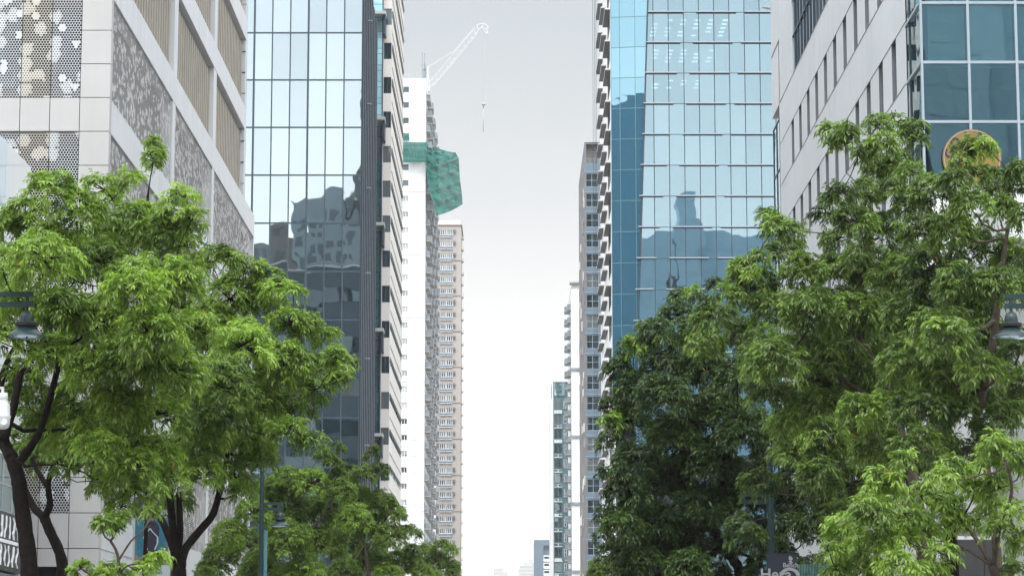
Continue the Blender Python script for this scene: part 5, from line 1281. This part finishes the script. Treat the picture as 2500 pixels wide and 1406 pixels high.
tree('broadleaf_tree', 82, [[(1806, 1406, .17), (1790, 1365, .16), (1768, 1330, .14)], [(1768, 1330, .12), (1735, 1290, .10), (1700, 1230, .08), (1640, 1150, .06)], [(1775, 1340, .12), (1782, 1260, .10), (1760, 1150, .08), (1740, 1040, .06)], [(1770, 1335, .10), (1830, 1240, .08), (1880, 1130, .06)]],
     [(1548, 852, 40), (1548, 842, 20, .8), (1512, 900, 36), (1600, 812, 50), (1655, 770, 44), (1662, 724, 24), (1690, 712, 17, .8), (1712, 735, 24), (1740, 692, 14), (1630, 870, 70), (1700, 820, 60), (1555, 940, 62), (1505, 990, 42), (1488, 1020, 16, .85), (1512, 1012, 12, .8), (1540, 1030, 60), (1620, 960, 74), (1720, 900, 74), (1490, 1075, 26), (1545, 1112, 14, .7), (1555, 1120, 56), (1500, 1150, 34), (1650, 1060, 76), (1750, 1000, 76), (1800, 920, 60), (1530, 1200, 56), (1480, 1260, 28), (1620, 1170, 76), (1720, 1120, 76), (1820, 1060, 76), (1886, 1030, 15, .75), (1520, 1290, 50), (1470, 1300, 14), (1620, 1280, 74), (1720, 1230, 70), (1820, 1180, 76), (1900, 1100, 70), (1560, 1370, 56), (1660, 1370, 60), (1750, 1340, 40), (1900, 1210, 70), (1960, 1150, 60), (1850, 1300, 56), (1930, 1290, 50), (1690, 1404, 40), (1600, 1404, 46), (1530, 1395, 26), (1840, 1220, 30), (1990, 1300, 46), (1765, 1240, 60), (1560, 1250, 60), (1620, 1340, 60), (1700, 1300, 66), (1680, 1380, 60), (1740, 1400, 40), (1860, 1380, 44), (1820, 1320, 50), (1560, 1320, 60), (1500, 1350, 40), (1900, 1350, 40), (1950, 1230, 60), (1980, 1380, 40), (2040, 1200, 60), (2060, 1280, 50)],
     'very dark dense tree with a few lime tufts at its edge, right of centre', LM_dark, M['bark'], 21, dens=55, size=0.769, tint=0.15, tvar=.09, spread=3.0)
tree('broadleaf_tree', 63, [[(2262, 1500, .2), (2260, 1400, .2), (2250, 1300, .19), (2225, 1160, .17), (2205, 1080, .15)], [(2205, 1080, .12), (2180, 980, .10), (2120, 860, .08), (2060, 760, .06)], [(2215, 1110, .12), (2250, 960, .10), (2290, 820, .07), (2240, 680, .05)], [(2190, 1010, .08), (2060, 930, .06), (1930, 850, .045)]],
     [(2030, 312, 22), (2062, 330, 30), (2100, 360, 34), (2040, 345, 18), (2140, 305, 26), (2185, 300, 24), (2225, 312, 24), (2232, 340, 18), (2150, 350, 32), (2185, 400, 40), (2140, 410, 40), (2225, 420, 30), (2180, 470, 44), (2110, 470, 36), (2055, 470, 34), (2030, 480, 18), (2015, 520, 26), (2090, 540, 50), (2160, 560, 56), (2050, 580, 44), (2230, 500, 44), (1905, 545, 26), (1935, 565, 34), (1885, 560, 20), (1866, 522, 9, .5), (1880, 528, 8, .5), (1915, 610, 44), (1840, 640, 34), (1815, 668, 30, .55), (1800, 650, 14, .7), (1850, 700, 56), (1780, 730, 40), (1740, 770, 44), (1960, 660, 56), (2030, 660, 60), (2110, 650, 70), (1900, 750, 70), (1980, 760, 76), (1800, 820, 66), (2070, 760, 80), (1870, 860, 76), (1720, 840, 40), (1960, 870, 80), (2050, 880, 80), (1880, 950, 66), (2140, 780, 76), (2190, 680, 70), (1990, 980, 76), (2090, 990, 80), (2010, 1070, 66), (2100, 1100, 70), (2160, 900, 76), (2080, 1180, 66), (2150, 1180, 56), (2000, 1160, 56), (2060, 1260, 56), (2140, 1260, 50), (1930, 1110, 50), (1930, 1030, 50), (1835, 660, 12, .8), (1812, 1268, 24, .1), (1793, 1292, 22, .1), (1832, 1296, 22, .12), (1850, 1180, 40, .12)],
     'large olive green tree with pale bare twigs, climbing up the grey panelled building', LM_right, M['barkp'], 22, dens=53, size=0.740, tint=0.42, spread=2.8)
tree('broadleaf_tree', 56, [[(2440, 1500, .11), (2430, 1300, .10), (2405, 1120, .09), (2370, 960, .08)], [(2370, 960, .11), (2330, 840, .09), (2310, 700, .07), (2330, 560, .05)], [(2385, 1010, .11), (2420, 860, .09), (2440, 700, .07), (2460, 560, .04)], [(2370, 960, .07), (2280, 900, .05), (2210, 860, .04)]],
     [(2362, 362, 34), (2340, 400, 24), (2330, 435, 34), (2395, 352, 20), (2380, 420, 26), (2420, 445, 36), (2456, 412, 26), (2484, 412, 18), (2475, 450, 34), (2270, 452, 34), (2300, 480, 40), (2245, 480, 20), (2370, 500, 50), (2440, 520, 50), (2500, 520, 40), (2310, 560, 60), (2240, 560, 46), (2390, 600, 70), (2480, 620, 50), (2270, 660, 70), (2350, 700, 76), (2440, 700, 60), (2220, 760, 70), (2300, 800, 76), (2400, 810, 60), (2500, 700, 46), (2220, 880, 76), (2320, 920, 76), (2420, 900, 60), (2500, 930, 46), (2470, 970, 40), (2490, 860, 40), (2400, 900, 60), (2480, 820, 24), (2250, 1000, 70), (2350, 1010, 50), (2180, 1000, 60), (2480, 1000, 26), (2150, 1100, 60), (2240, 1090, 60), (2400, 985, 46), (2440, 1020, 40), (2420, 1060, 30), (2350, 1100, 34), (2300, 1090, 44), (2100, 1010, 60)],
     'mid green tree hiding the round gold sign, at the right edge', LM_right, M['barkp'], 23, dens=53, size=0.717, tint=0.38, spread=2.4)
tree('broadleaf_tree', 72, [[(2330, 1500, .2), (2320, 1300, .19), (2310, 1100, .17), (2305, 980, .15)], [(2305, 980, .12), (2260, 860, .09), (2230, 740, .07)], [(2308, 1000, .12), (2380, 860, .09), (2420, 720, .07)]],
     [(2180, 800, 80), (2260, 860, 80), (2340, 850, 80), (2420, 770, 76), (2470, 650, 60), (2300, 720, 76), (2380, 650, 60), (2460, 880, 70), (2500, 780, 60), (2180, 960, 80), (2270, 980, 76), (2360, 960, 60), (2100, 880, 76), (2220, 620, 54), (2140, 700, 70), (2060, 820, 76), (2020, 940, 76), (2120, 1040, 76), (2030, 1120, 70), (2200, 1120, 66), (2280, 1120, 50), (2320, 580, 50), (2440, 560, 40), (2120, 1230, 60), (2030, 1240, 60), (1960, 1060, 60)],
     'shaded green tree filling the gaps behind the large olive tree', LM_right, M['bark'], 31, dens=50, size=0.791, tint=.22, spread=1.6)
tree('broadleaf_tree', 48, [[(2452, 1500, .09), (2436, 1420, .085), (2420, 1380, .075)], [(2420, 1380, .05), (2380, 1310, .04), (2330, 1270, .03), (2270, 1230, .022)], [(2425, 1385, .05), (2440, 1290, .04), (2470, 1200, .03), (2455, 1120, .02)], [(2418, 1378, .035), (2360, 1340, .025), (2300, 1320, .018)]],
     [(2425, 1085, 34), (2462, 1100, 40), (2490, 1150, 34), (2408, 1120, 24), (2440, 1190, 30), (2318, 1140, 30, .5), (2345, 1160, 40), (2292, 1170, 26), (2380, 1200, 30), (2250, 1210, 44), (2310, 1240, 44), (2205, 1250, 34), (2420, 1240, 40), (2480, 1240, 26), (2360, 1270, 36), (2250, 1290, 40), (2440, 1290, 26), (2490, 1320, 30), (2190, 1310, 40), (2120, 1250, 50), (2060, 1290, 44), (2140, 1330, 56), (2070, 1350, 44), (2020, 1340, 24), (2200, 1380, 50), (2110, 1390, 50), (2270, 1390, 34), (2290, 1345, 24), (2160, 1180, 46), (2210, 1130, 30), (2490, 1390, 30), (2050, 1400, 30)],
     'fresh light green low tree in front of the dark shopfront, lower right', LM_right, M['barkp'], 24, dens=55, size=0.694, tint=0.69, spread=1.3)
tree('broadleaf_tree', 140, [[(1500, 1500, .1), (1498, 1420, .09), (1495, 1395, .07)]],
     [(1462, 1378, 24, .5), (1500, 1368, 24, .5), (1478, 1400, 34, .45), (1530, 1385, 26, .45), (1450, 1404, 20, .5), (1520, 1405, 30, .4), (1580, 1400, 24), (1620, 1392, 26, .4)],
     'low pale green tree under the left edge of the very dark tree', LM_mid, M['barkp'], 25, dens=49, size=0.717, tint=0.61, spread=1.2, twig=.02)

# ================================================================ air
mb = MB(); mb.box(-900, 900, -260, 5000, -1.0, 190)
hm, ht, ho = newmat('haze'); pv = N(ht, 'ShaderNodeVolumePrincipled'); pv.inputs['Color'].default_value = (1, .985, .955, 1); pv.inputs['Density'].default_value = .00014; pv.inputs['Anisotropy'].default_value = .3
ht.links.new(pv.outputs[0], ho.inputs['Volume'])
if True: mb.build('haze', hm, kind='stuff')
